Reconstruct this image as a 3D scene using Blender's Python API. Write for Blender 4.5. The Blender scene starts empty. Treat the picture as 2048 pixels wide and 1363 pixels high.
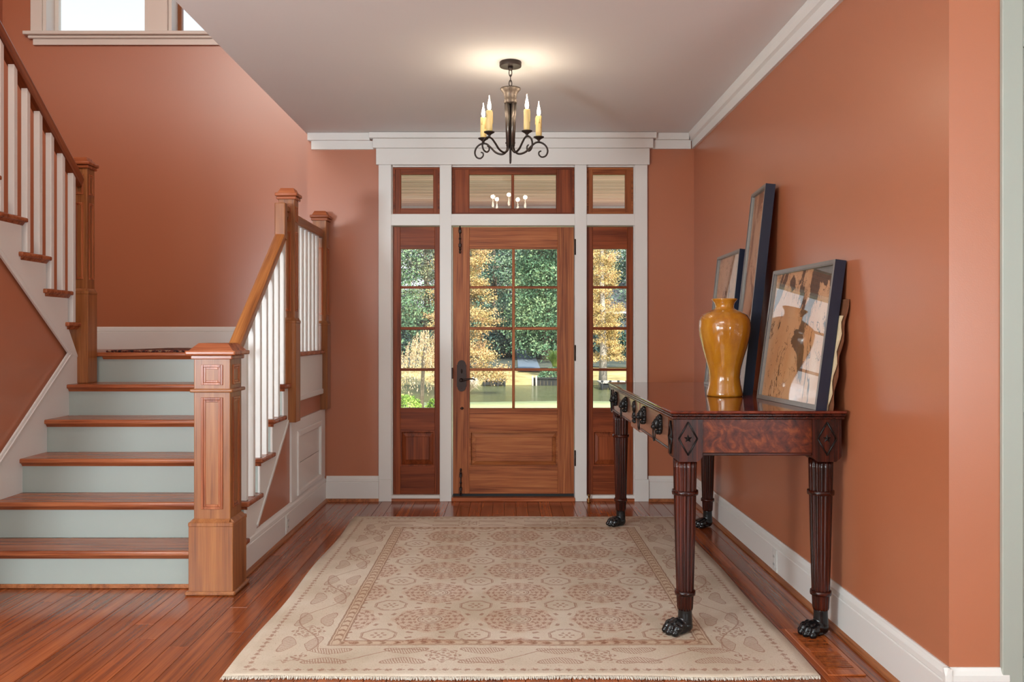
import bpy, bmesh, math, random
import numpy as np
from mathutils import Matrix, Vector, Euler

random.seed(7)
rng = np.random.default_rng(11)
S = bpy.context.scene
COL = S.collection
PI = math.pi


def srgb(r, g, b):
    def f(v):
        v /= 255.0
        return v / 12.92 if v <= 0.04045 else ((v + 0.055) / 1.055) ** 2.4
    return (f(r), f(g), f(b), 1.0)


# ------------------------------------------------------------------ camera
cam_d = bpy.data.cameras.new('camera')
cam = bpy.data.objects.new('camera', cam_d)
COL.objects.link(cam)
cam.location = (0, 0, 1.25)
cam.rotation_euler = (PI / 2, 0, 0)
cam_d.sensor_width = 36.0
cam_d.lens = 36.0 * 1720 / 2048
cam_d.shift_x = 11.0 / 2048
cam_d.shift_y = -11.5 / 2048
cam_d.clip_end = 400
S.camera = cam

# ------------------------------------------------------------------ world, sun, exposure
S.view_settings.view_transform = 'Standard'
S.view_settings.look = 'None'
S.view_settings.gamma = 1.0
S.view_settings.use_curve_mapping = False
S.view_settings.exposure = 0.27

W = bpy.data.worlds.new('sky')
S.world = W
W.use_nodes = True
wn = W.node_tree
bg = wn.nodes['Background']
tc = wn.nodes.new('ShaderNodeTexCoord')
sx = wn.nodes.new('ShaderNodeSeparateXYZ')
rp = wn.nodes.new('ShaderNodeValToRGB')
rp.color_ramp.elements[0].position = 0.0
rp.color_ramp.elements[0].color = (1.35, 1.42, 1.46, 1)
rp.color_ramp.elements.new(0.36).color = (0.80, 0.92, 1.0, 1)
rp.color_ramp.elements[-1].position = 0.9
rp.color_ramp.elements[-1].color = (0.42, 0.66, 1.0, 1)
wn.links.new(tc.outputs['Generated'], sx.inputs[0])
wn.links.new(sx.outputs['Z'], rp.inputs[0])
wn.links.new(rp.outputs[0], bg.inputs[0])
bg.inputs[1].default_value = 1.0


def lamp(name, kind, loc, rot, energy, color=(1, 1, 1), size=None, size_y=None, angle=None, radius=None):
    d = bpy.data.lights.new(name, kind)
    d.energy = energy
    d.color = color
    if kind == 'AREA':
        d.shape = 'RECTANGLE'
        d.size = size
        d.size_y = size_y or size
    if angle is not None:
        d.angle = angle
    if radius is not None:
        d.shadow_soft_size = radius
    o = bpy.data.objects.new(name, d)
    COL.objects.link(o)
    o.location = loc
    o.rotation_euler = rot
    return o


# sun from behind the house, lighting the far shore
lamp('sun', 'SUN', (0, -10, 30), Euler((math.radians(50), 0, math.radians(22))), 7.0, (1.0, 0.93, 0.80), angle=math.radians(0.6))
# added area lights standing for unseen windows; the walls behind have no openings
DAY = (0.80, 0.935, 1.0)
TILT = math.radians(24)      # turned upwards to brighten the hall ceiling
for wx in (-3.05, 3.2):
    lamp('window_light', 'AREA', (wx, -4.60, 1.45), Euler((PI / 2 + TILT, 0, 0)), 88, DAY, 1.5, 1.9)
lamp('window_light', 'AREA', (-3.93, -1.9, 1.45), Euler((PI / 2 + TILT, 0, -PI / 2)), 165, DAY, 4.2, 1.9)
lamp('window_light', 'AREA', (4.15, -2.4, 1.45), Euler((PI / 2 + TILT, 0, PI / 2)), 18, DAY, 3.4, 1.9)
# added fill out of view: one panel facing down, two tilted up at the ceiling
lamp('ceiling_lamp_light', 'AREA', (-0.5, 1.2, 2.70), Euler((0, 0, 0)), 30, (0.90, 0.97, 1.0), 1.3, 1.0)
for wx, wy, we in ((-3.3, -0.4, 150), (2.5, -1.6, 52)):
    lamp('floor_lamp_light', 'AREA', (wx, wy, 1.35), Euler((math.radians(128), 0, math.radians(22 if wx > 0 else -22))), we, (0.80, 0.93, 1.0), 0.6, 0.6)
# added fill high in the closed stairwell, brightens the landing wall
lamp('window_light', 'AREA', (-2.75, 2.46, 4.3), Euler((math.radians(78), 0, 0)), 95, (1.0, 0.95, 0.86), 2.2, 1.6)


# ------------------------------------------------------------------ node helpers
def new_mat(name):
    m = bpy.data.materials.new(name)
    m.use_nodes = True
    nt = m.node_tree
    return m, nt, nt.nodes['Principled BSDF']


def node(nt, t, **kw):
    n = nt.nodes.new(t)
    for k, v in kw.items():
        setattr(n, k, v)
    return n


class E:
    """tiny expression wrapper that lays down Math nodes"""
    def __init__(s, nt, v):
        s.nt, s.v = nt, v

    def _m(s, op, *a, clamp=False):
        n = s.nt.nodes.new('ShaderNodeMath')
        n.operation = op
        n.use_clamp = clamp
        for i, x in enumerate((s,) + a):
            x = x.v if isinstance(x, E) else x
            if isinstance(x, (int, float)):
                n.inputs[i].default_value = x
            else:
                s.nt.links.new(x, n.inputs[i])
        return E(s.nt, n.outputs[0])

    def __add__(s, o): return s._m('ADD', o)
    __radd__ = __add__
    def __sub__(s, o): return s._m('SUBTRACT', o)
    def __rsub__(s, o): return E(s.nt, o)._m('SUBTRACT', s)
    def __mul__(s, o): return s._m('MULTIPLY', o)
    __rmul__ = __mul__
    def __truediv__(s, o): return s._m('DIVIDE', o)
    def abs(s): return s._m('ABSOLUTE')
    def sin(s): return s._m('SINE')
    def cos(s): return s._m('COSINE')
    def frac(s): return s._m('FRACT')
    def floor(s): return s._m('FLOOR')
    def sqrt(s): return s._m('SQRT')
    def min(s, o): return s._m('MINIMUM', o)
    def max(s, o): return s._m('MAXIMUM', o)
    def lt(s, o): return s._m('LESS_THAN', o)
    def gt(s, o): return s._m('GREATER_THAN', o)
    def atan2(s, o): return s._m('ARCTAN2', o)
    def band(s, c, w): return (s - c).abs().lt(w)
    def between(s, a, b): return s.gt(a) * s.lt(b)
    def clamp(s): return s._m('ADD', 0.0, clamp=True)


def ramp(nt, fac, stops, interp='LINEAR'):
    n = nt.nodes.new('ShaderNodeValToRGB')
    cr = n.color_ramp
    cr.interpolation = interp
    while len(cr.elements) < len(stops):
        cr.elements.new(0.5)
    for e, (p, c) in zip(cr.elements, stops):
        e.position = p
        e.color = c
    nt.links.new(fac, n.inputs[0])
    return n.outputs[0]


def mixc(nt, fac, a, b, mode='MIX'):
    n = nt.nodes.new('ShaderNodeMix')
    n.data_type = 'RGBA'
    n.blend_type = mode
    for sock, v in ((n.inputs[0], fac), (n.inputs[6], a), (n.inputs[7], b)):
        if isinstance(v, E):
            v = v.v
        if isinstance(v, (int, float, tuple)):
            sock.default_value = v
        else:
            nt.links.new(v, sock)
    return n.outputs[2]


def coords(nt, scale=(1, 1, 1), rand=0.0, rotx=0.0):
    t = nt.nodes.new('ShaderNodeTexCoord')
    m = nt.nodes.new('ShaderNodeMapping')
    m.inputs['Scale'].default_value = scale
    src = t.outputs['Object']
    if rotx:
        mr = nt.nodes.new('ShaderNodeMapping')
        mr.inputs['Rotation'].default_value = (rotx, 0, 0)
        nt.links.new(src, mr.inputs[0])
        src = mr.outputs[0]
    if rand:
        oi = nt.nodes.new('ShaderNodeObjectInfo')
        mu = nt.nodes.new('ShaderNodeVectorMath')
        mu.operation = 'SCALE'
        mu.inputs[0].default_value = (3.1, 7.3, 5.7)
        mv = nt.nodes.new('ShaderNodeMath')
        mv.operation = 'MULTIPLY'
        mv.inputs[1].default_value = rand
        nt.links.new(oi.outputs['Random'], mv.inputs[0])
        nt.links.new(mv.outputs[0], mu.inputs['Scale'])
        ad = nt.nodes.new('ShaderNodeVectorMath')
        nt.links.new(src, ad.inputs[0])
        nt.links.new(mu.outputs[0], ad.inputs[1])
        src = ad.outputs[0]
    nt.links.new(src, m.inputs[0])
    return m.outputs[0]


def noise(nt, vec, scale, detail=3, rough=0.5, dist=0.0):
    n = nt.nodes.new('ShaderNodeTexNoise')
    n.inputs['Scale'].default_value = scale
    n.inputs['Detail'].default_value = detail
    n.inputs['Roughness'].default_value = rough
    n.inputs['Distortion'].default_value = dist
    nt.links.new(vec, n.inputs['Vector'])
    return n.outputs['Fac']


def bump(nt, bsdf, h, strength=0.1, dist=0.01):
    b = nt.nodes.new('ShaderNodeBump')
    b.inputs['Strength'].default_value = strength
    b.inputs['Distance'].default_value = dist
    nt.links.new(h, b.inputs['Height'])
    nt.links.new(b.outputs[0], bsdf.inputs['Normal'])


def paint(name, col, rough=0.45, var=0.05, bscale=180, bstr=0.05, spec=0.5):
    m, nt, p = new_mat(name)
    v = coords(nt)
    c2 = tuple(x * (1 - var) for x in col[:3]) + (1,)
    nt.links.new(mixc(nt, noise(nt, v, 2.3, 4), col, c2), p.inputs['Base Color'])
    p.inputs['Roughness'].default_value = rough
    p.inputs['Specular IOR Level'].default_value = spec
    if bstr:
        bump(nt, p, noise(nt, v, bscale, 2), bstr, 0.004)
    return m


def wood(name, dark, mid, light, axis='z', rough=0.35, scale=26.0, fine=1.0, rand=1.0, bstr=0.04, objvar=0.25, coat=0.0, wavy=0.6, spec=0.4, st=0.045, rotx=0.0):
    m, nt, p = new_mat(name)
    k = {'x': (st, 1, 1), 'y': (1, st, 1), 'z': (1, 1, st)}[axis]
    v = coords(nt, tuple(scale * q for q in k), rand, rotx)
    n1 = noise(nt, v, 1.0, 4, 0.55, wavy)
    v2 = coords(nt, tuple(scale * 7 * q for q in (0.02 if q < 1 else 1 for q in k)), rand, rotx)
    n2 = noise(nt, v2, 1.0, 2, 0.6, 0.2)
    f = (E(nt, n1) * 0.62 + E(nt, n2) * 0.38 * fine + (1 - fine) * 0.19).v
    c = ramp(nt, f, [(0.34, dark), (0.5, mid), (0.66, light)])
    if objvar:
        oi = nt.nodes.new('ShaderNodeObjectInfo')
        f2 = (E(nt, oi.outputs['Random']) * objvar + (1.0 - objvar * 0.55)).v
        cc = nt.nodes.new('ShaderNodeCombineColor')
        for i in range(3):
            nt.links.new(f2, cc.inputs[i])
        c = mixc(nt, 1.0, c, cc.outputs[0], 'MULTIPLY')
    nt.links.new(c, p.inputs['Base Color'])
    p.inputs['Roughness'].default_value = rough
    p.inputs['Coat Weight'].default_value = coat
    p.inputs['Coat Roughness'].default_value = 0.10
    p.inputs['Specular IOR Level'].default_value = spec
    bump(nt, p, f, bstr, 0.004)
    return m


def plain(name, col, rough=0.4, metal=0.0, spec=0.5, emit=None, es=0.0):
    m, nt, p = new_mat(name)
    v = coords(nt)
    c2 = tuple(x * 0.8 for x in col[:3]) + (1,)
    nt.links.new(mixc(nt, noise(nt, v, 35, 3), col, c2), p.inputs['Base Color'])
    p.inputs['Roughness'].default_value = rough
    p.inputs['Metallic'].default_value = metal
    p.inputs['Specular IOR Level'].default_value = spec
    if emit:
        p.inputs['Emission Color'].default_value = emit
        p.inputs['Emission Strength'].default_value = es
    return m


def glass_mat(name, tint=(1, 1, 1, 1), ior=1.45, rough=0.0):
    m, nt, p = new_mat(name)
    nt.nodes.remove(p)
    tr = node(nt, 'ShaderNodeBsdfTransparent')
    tr.inputs[0].default_value = tint
    gl = node(nt, 'ShaderNodeBsdfGlossy')
    gl.inputs['Roughness'].default_value = rough
    g = node(nt, 'ShaderNodeNewGeometry')
    dt = node(nt, 'ShaderNodeVectorMath', operation='DOT_PRODUCT')
    nt.links.new(g.outputs['Normal'], dt.inputs[0])
    nt.links.new(g.outputs['Incoming'], dt.inputs[1])
    f0 = ((ior - 1) / (ior + 1)) ** 2
    k = 1 - E(nt, dt.outputs['Value']).abs()
    k2 = k * k
    fres = (k2 * k2 * k * (1 - f0) + f0).clamp()
    mx = node(nt, 'ShaderNodeMixShader')
    nt.links.new(fres.v, mx.inputs[0])
    nt.links.new(tr.outputs[0], mx.inputs[1])
    nt.links.new(gl.outputs[0], mx.inputs[2])
    nt.links.new(mx.outputs[0], nt.nodes['Material Output'].inputs[0])
    return m


def leaf_mat(name, cols, scale=1.2):
    m, nt, p = new_mat(name)
    g = node(nt, 'ShaderNodeNewGeometry')
    v = coords(nt)
    f = (E(nt, g.outputs['Random Per Island']) * 0.34 + (E(nt, noise(nt, v, scale, 3, 0.6)) - 0.5) * 1.5 + 0.33).v
    k = len(cols)
    c = ramp(nt, f, [(0.22 + 0.56 * i / (k - 1), q) for i, q in enumerate(cols)])
    nt.links.new(c, p.inputs['Base Color'])
    p.inputs['Roughness'].default_value = 0.6
    p.inputs['Specular IOR Level'].default_value = 0.25
    p.inputs['Transmission Weight'].default_value = 0.0
    return m


# ------------------------------------------------------------------ mesh builder
class Bld:
    def __init__(s):
        s.bm = bmesh.new()

    def _face(s, vs, mi, smooth):
        try:
            f = s.bm.faces.new(vs)
            f.material_index = mi
            f.smooth = smooth
            return f
        except ValueError:
            return None

    def box(s, x0, x1, y0, y1, z0, z1, bev=0.0, mi=0, M=None, seg=1):
        xs, ys, zs = sorted((x0, x1)), sorted((y0, y1)), sorted((z0, z1))
        vs = [s.bm.verts.new((xs[i & 1], ys[(i >> 1) & 1], zs[(i >> 2) & 1])) for i in range(8)]
        fs = [s._face([vs[i] for i in q], mi, False) for q in
              ((0, 2, 3, 1), (4, 5, 7, 6), (0, 1, 5, 4), (2, 6, 7, 3), (0, 4, 6, 2), (1, 3, 7, 5))]
        allv = vs
        if bev:
            es = set(e for f in fs for e in f.edges)
            r = bmesh.ops.bevel(s.bm, geom=list(es), offset=bev, segments=seg, affect='EDGES', profile=0.6)
            allv = set(v for f in r['faces'] for v in f.verts)
            for f in r['faces']:
                f.material_index = mi
                if seg > 1:
                    f.smooth = True
        if M is not None:
            for v in allv:
                v.co = M @ v.co
            bmesh.ops.recalc_face_normals(s.bm, faces=list(set(f for v in allv for f in v.link_faces)))
        return s

    def prism(s, poly, plane, a, b, mi=0, M=None):
        def P(u, v, w):
            q = {'yz': (w, u, v), 'xz': (u, w, v), 'xy': (u, v, w)}[plane]
            return Vector(q) if M is None else M @ Vector(q)
        A = [s.bm.verts.new(P(u, v, a)) for u, v in poly]
        Bv = [s.bm.verts.new(P(u, v, b)) for u, v in poly]
        f1 = s._face(A, mi, False)
        f2 = s._face(Bv[::-1], mi, False)
        n = len(poly)
        fs = [f1, f2]
        for i in range(n):
            fs.append(s._face([A[i], Bv[i], Bv[(i + 1) % n], A[(i + 1) % n]], mi, False))
        bmesh.ops.recalc_face_normals(s.bm, faces=[f for f in fs if f])
        return s

    def lathe(s, prof, c=(0, 0, 0), n=24, mi=0, M=None, rf=None, cap=True):
        rings = []
        for r, z in prof:
            ring = []
            for i in range(n):
                t = 2 * PI * i / n
                rr = r * (rf(t) if rf else 1)
                p = Vector((rr * math.cos(t), rr * math.sin(t), z))
                if M is not None:
                    p = M @ p
                ring.append(s.bm.verts.new(p + Vector(c)))
            rings.append(ring)
        fs = []
        for a, b in zip(rings[:-1], rings[1:]):
            for i in range(n):
                j = (i + 1) % n
                fs.append(s._face([a[i], a[j], b[j], b[i]], mi, True))
        if cap:
            fs.append(s._face(rings[0][::-1], mi, False))
            fs.append(s._face(rings[-1], mi, False))
        bmesh.ops.recalc_face_normals(s.bm, faces=[f for f in fs if f])
        return s

    def tube(s, pts, r, n=8, mi=0, closed=False, flat=1.0):
        pts = [Vector(p) for p in pts]
        k = len(pts)
        rs = r if isinstance(r, (list, tuple)) else [r] * k
        rings = []
        prev = None
        for i, p in enumerate(pts):
            if closed:
                t = (pts[(i + 1) % k] - pts[i - 1]).normalized()
            else:
                t = (pts[min(i + 1, k - 1)] - pts[max(i - 1, 0)]).normalized()
            if prev is None:
                up = Vector((0, 0, 1)) if abs(t.z) < 0.9 else Vector((1, 0, 0))
                a = t.cross(up).normalized()
            else:
                a = (prev - t * prev.dot(t)).normalized()
            prev = a
            b = t.cross(a)
            rings.append([s.bm.verts.new(p + (a * math.cos(2 * PI * j / n) + b * math.sin(2 * PI * j / n) * flat) * rs[i]) for j in range(n)])
        fs = []
        m = k if closed else k - 1
        for i in range(m):
            A, B = rings[i], rings[(i + 1) % k]
            for j in range(n):
                q = (j + 1) % n
                fs.append(s._face([A[j], A[q], B[q], B[j]], mi, True))
        if not closed:
            fs.append(s._face(rings[0][::-1], mi, True))
            fs.append(s._face(rings[-1], mi, True))
        bmesh.ops.recalc_face_normals(s.bm, faces=[f for f in fs if f])
        return s

    def ball(s, c, r, seg=14, mi=0, M=None):
        r = r if isinstance(r, (list, tuple)) else (r, r, r)
        mm = Matrix.Translation(c) @ (M or Matrix.Identity(4)) @ Matrix.Diagonal((*r, 1))
        q = bmesh.ops.create_uvsphere(s.bm, u_segments=seg, v_segments=max(6, seg * 2 // 3), radius=1, matrix=mm)
        for f in set(f for v in q['verts'] for f in v.link_faces):
            f.smooth = True
            f.material_index = mi
        return s

    def sweep(s, path, prof, mi=0):
        """path: list of (x,y,z) lying in a YZ plane; prof: (dx, dn) closed outline"""
        pts = [Vector(p) for p in path]
        rings = []
        k = len(pts)
        for i, p in enumerate(pts):
            t0 = (pts[i] - pts[i - 1]).normalized() if i else None
            t1 = (pts[i + 1] - pts[i]).normalized() if i < k - 1 else None
            t = (t0 + t1).normalized() if t0 and t1 else (t0 or t1)
            sc = 1.0
            if t0 and t1:
                sc = 1 / max(0.3, t.dot(t1))
            nrm = Vector((0, -t.z, t.y))
            if nrm.z < 0 and abs(t.z) < 0.999:
                nrm = -nrm
            rings.append([s.bm.verts.new(p + Vector((dx, 0, 0)) + nrm * dn * sc) for dx, dn in prof])
        n = len(prof)
        fs = []
        for A, B in zip(rings[:-1], rings[1:]):
            for j in range(n):
                q = (j + 1) % n
                fs.append(s._face([A[j], A[q], B[q], B[j]], mi, False))
        fs.append(s._face(rings[0][::-1], mi, False))
        fs.append(s._face(rings[-1], mi, False))
        bmesh.ops.recalc_face_normals(s.bm, faces=[f for f in fs if f])
        return s

    def out(s, name, mats, parent=None, loc=None):
        me = bpy.data.meshes.new(name)
        s.bm.to_mesh(me)
        s.bm.free()
        for m in (mats if isinstance(mats, (list, tuple)) else [mats]):
            me.materials.append(m)
        return link(name, me, parent, loc)


def link(name, me, parent=None, loc=None):
    o = bpy.data.objects.new(name, me)
    COL.objects.link(o)
    if loc is not None:
        o.location = loc
    setp(o, parent)
    return o


def setp(o, parent):
    if parent is not None:
        o.parent = parent
        if parent.type == 'EMPTY':
            o.matrix_parent_inverse = Matrix.Translation(-Vector(parent.location))


def tag(o, label, cat, kind=None, group=None):
    o['label'] = label
    o['category'] = cat
    if kind:
        o['kind'] = kind
    if group:
        o['group'] = group
    return o


def thing(name, label, cat, loc=(0, 0, 0), kind=None, group=None):
    o = bpy.data.objects.new(name, None)
    o.empty_display_size = 0.1
    COL.objects.link(o)
    o.location = loc
    return tag(o, label, cat, kind, group)


def bx(name, mats, parent, *a, bev=0.0, seg=1):
    return Bld().box(*a, bev=bev, seg=seg).out(name, mats, parent)


# ------------------------------------------------------------------ materials
ORANGE = srgb(176, 104, 70)
m_wall = paint('orange_wall_paint', ORANGE, 0.31, 0.05, 220, 0.05, 0.85)
m_white = paint('white_trim_paint', srgb(224, 219, 213), 0.38, 0.03, 60, 0.02)
m_cream_wall = paint('cream_wall_paint', srgb(222, 214, 200), 0.6, 0.03, 120, 0.02)
m_ceil = paint('ceiling_paint', srgb(230, 228, 225), 0.8, 0.03, 120, 0.02)
m_sage = paint('sage_riser_paint', srgb(158, 164, 156), 0.45, 0.04, 60, 0.02)
m_doorw = paint('pale_door_paint', srgb(160, 163, 152), 0.45, 0.03, 60, 0.02)


def woodset(base, dark, mid, light, **kw):
    return {a: wood(base + '_' + a, dark, mid, light, a, **kw) for a in 'xyz'}


w_door = woodset('door_mahogany', srgb(106, 50, 26), srgb(154, 86, 48), srgb(182, 112, 66), spec=0.25, rough=0.36, scale=20, wavy=1.3, objvar=0.22)
w_dark = woodset('shaded_mahogany', srgb(84, 34, 14), srgb(126, 58, 28), srgb(150, 76, 40), spec=0.25, rough=0.38, scale=22, objvar=0.2)  # same mahogany as the door, backlit shade put into the colour
w_fir = woodset('stair_fir', srgb(114, 62, 30), srgb(144, 86, 45), srgb(164, 104, 58), rough=0.36, scale=30, wavy=0.25, objvar=0.18)
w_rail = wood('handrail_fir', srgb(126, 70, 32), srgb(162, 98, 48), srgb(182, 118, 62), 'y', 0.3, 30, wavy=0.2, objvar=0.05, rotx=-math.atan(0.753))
w_railup_shaded = wood('shaded_upper_handrail_fir', srgb(96, 44, 24), srgb(132, 68, 38), srgb(156, 90, 54), 'y', 0.3, 30, wavy=0.2, objvar=0.05, rotx=math.atan(0.742))  # same fir as the lower rail, darkened to carry its backlit shade
w_tread = woodset('tread_pine', srgb(112, 52, 28), srgb(156, 84, 50), srgb(182, 110, 70), rough=0.26, spec=0.3, scale=30, objvar=0.2)
w_floor = wood('floor_heart_pine', srgb(104, 46, 18), srgb(146, 72, 32), srgb(168, 90, 44), 'y', 0.18, 34, objvar=0.40, bstr=0.012, wavy=0.25, fine=0.9, st=0.012, spec=0.45)
w_shoe = wood('shoe_mould_pine', srgb(100, 52, 26), srgb(156, 92, 52), srgb(180, 114, 70), 'y', 0.4, 30, rand=0.5)
w_table = woodset('table_mahogany', srgb(22, 7, 4), srgb(50, 15, 7), srgb(88, 32, 14), spec=0.3, rough=0.24, scale=24, objvar=0.1, coat=0.15)
m_gold = plain('brass', srgb(150, 110, 60), 0.3, 1.0)
m_bronze = plain('dark_bronze', srgb(58, 44, 40), 0.42, 0.7)
m_iron = plain('wrought_iron', srgb(52, 40, 34), 0.5, 0.4)
m_black = plain('ebonized_black', srgb(20, 19, 20), 0.22)
m_blackm = plain('black_iron_pull', srgb(24, 20, 18), 0.38, 0.3)
m_navy = plain('navy_lacquer', srgb(28, 34, 52), 0.4)
m_silver = plain('silver_leaf', srgb(150, 144, 138), 0.35, 0.5)
m_cream = plain('cream_paper', srgb(222, 200, 160), 0.7)
m_tanedge = plain('brown_paper_edge', srgb(120, 72, 44), 0.7)
m_glass = glass_mat('window_glass')
m_pglass = glass_mat('picture_glass', (1, 1, 1, 1), 1.5)
m_plate = plain('white_plastic', srgb(226, 222, 216), 0.4)
m_slot = plain('dark_slot', srgb(40, 36, 34), 0.6)
m_rubber = plain('weatherstrip', srgb(30, 26, 24), 0.7)


def burl():
    m, nt, p = new_mat('burl_veneer')
    v = coords(nt, (1, 1, 1))
    n1 = noise(nt, v, 16, 6, 0.6, 1.4)
    n2 = noise(nt, v, 60, 3, 0.6)
    f = (E(nt, n1) * 0.75 + E(nt, n2) * 0.25).v
    nt.links.new(ramp(nt, f, [(0.3, srgb(44, 13, 6)), (0.48, srgb(88, 33, 12)), (0.68, srgb(138, 66, 26))]), p.inputs['Base Color'])
    p.inputs['Roughness'].default_value = 0.3
    p.inputs['Specular IOR Level'].default_value = 0.22
    return m


m_burl = burl()


def tabletop():
    m, nt, p = new_mat('polished_table_top')
    v = coords(nt, (26, 1.2, 26))
    n1 = noise(nt, v, 1, 5, 0.6, 0.5)
    nt.links.new(ramp(nt, n1, [(0.3, srgb(70, 22, 12)), (0.5, srgb(104, 40, 24)), (0.7, srgb(124, 54, 34))]), p.inputs['Base Color'])
    p.inputs['Roughness'].default_value = 0.07
    return m


m_ttop = tabletop()


def glaze():
    m, nt, p = new_mat('mustard_glaze')
    v = coords(nt, (1, 1, 1))
    vs = coords(nt, (14, 14, 1.6))
    n1 = noise(nt, vs, 1, 4, 0.6)
    n2 = noise(nt, v, 300, 2, 0.5)
    f = (E(nt, n1) * 0.8 + E(nt, n2) * 0.2).v
    nt.links.new(ramp(nt, f, [(0.3, srgb(150, 86, 14)), (0.5, srgb(178, 112, 26)), (0.7, srgb(196, 134, 44))]), p.inputs['Base Color'])
    p.inputs['Roughness'].default_value = 0.12
    p.inputs['Coat Weight'].default_value = 0.6
    p.inputs['Coat Roughness'].default_value = 0.04
    bump(nt, p, n1, 0.08, 0.01)
    return m


m_glaze = glaze()


def art(name, seed, light, dark, amount):
    m, nt, p = new_mat(name)
    t = nt.nodes.new('ShaderNodeTexCoord')
    mp = nt.nodes.new('ShaderNodeMapping')
    mp.inputs['Location'].default_value = (seed * 3.7, seed * 1.3, seed)
    mp.inputs['Scale'].default_value = (1, 2.2, 1.1)
    nt.links.new(t.outputs['Object'], mp.inputs[0])
    n1 = E(nt, noise(nt, mp.outputs[0], 1.9, 7, 0.58, 0.8))
    n2 = E(nt, noise(nt, mp.outputs[0], 9, 5, 0.65, 0.6))
    n3 = noise(nt, mp.outputs[0], 2.0, 3)
    base = ramp(nt, n3, [(0.35, light), (0.6, srgb(206, 162, 124)), (0.75, srgb(222, 190, 160))])
    blot = n1.gt(amount)
    crack = n2.band(0.5, 0.009)
    vein = n1.band(0.40, 0.006)
    c = mixc(nt, blot, base, dark)
    c = mixc(nt, (crack * n1.gt(0.50)).max(vein), c, srgb(58, 38, 28))
    nt.links.new(c, p.inputs['Base Color'])
    p.inputs['Roughness'].default_value = 0.6
    return m


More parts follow.
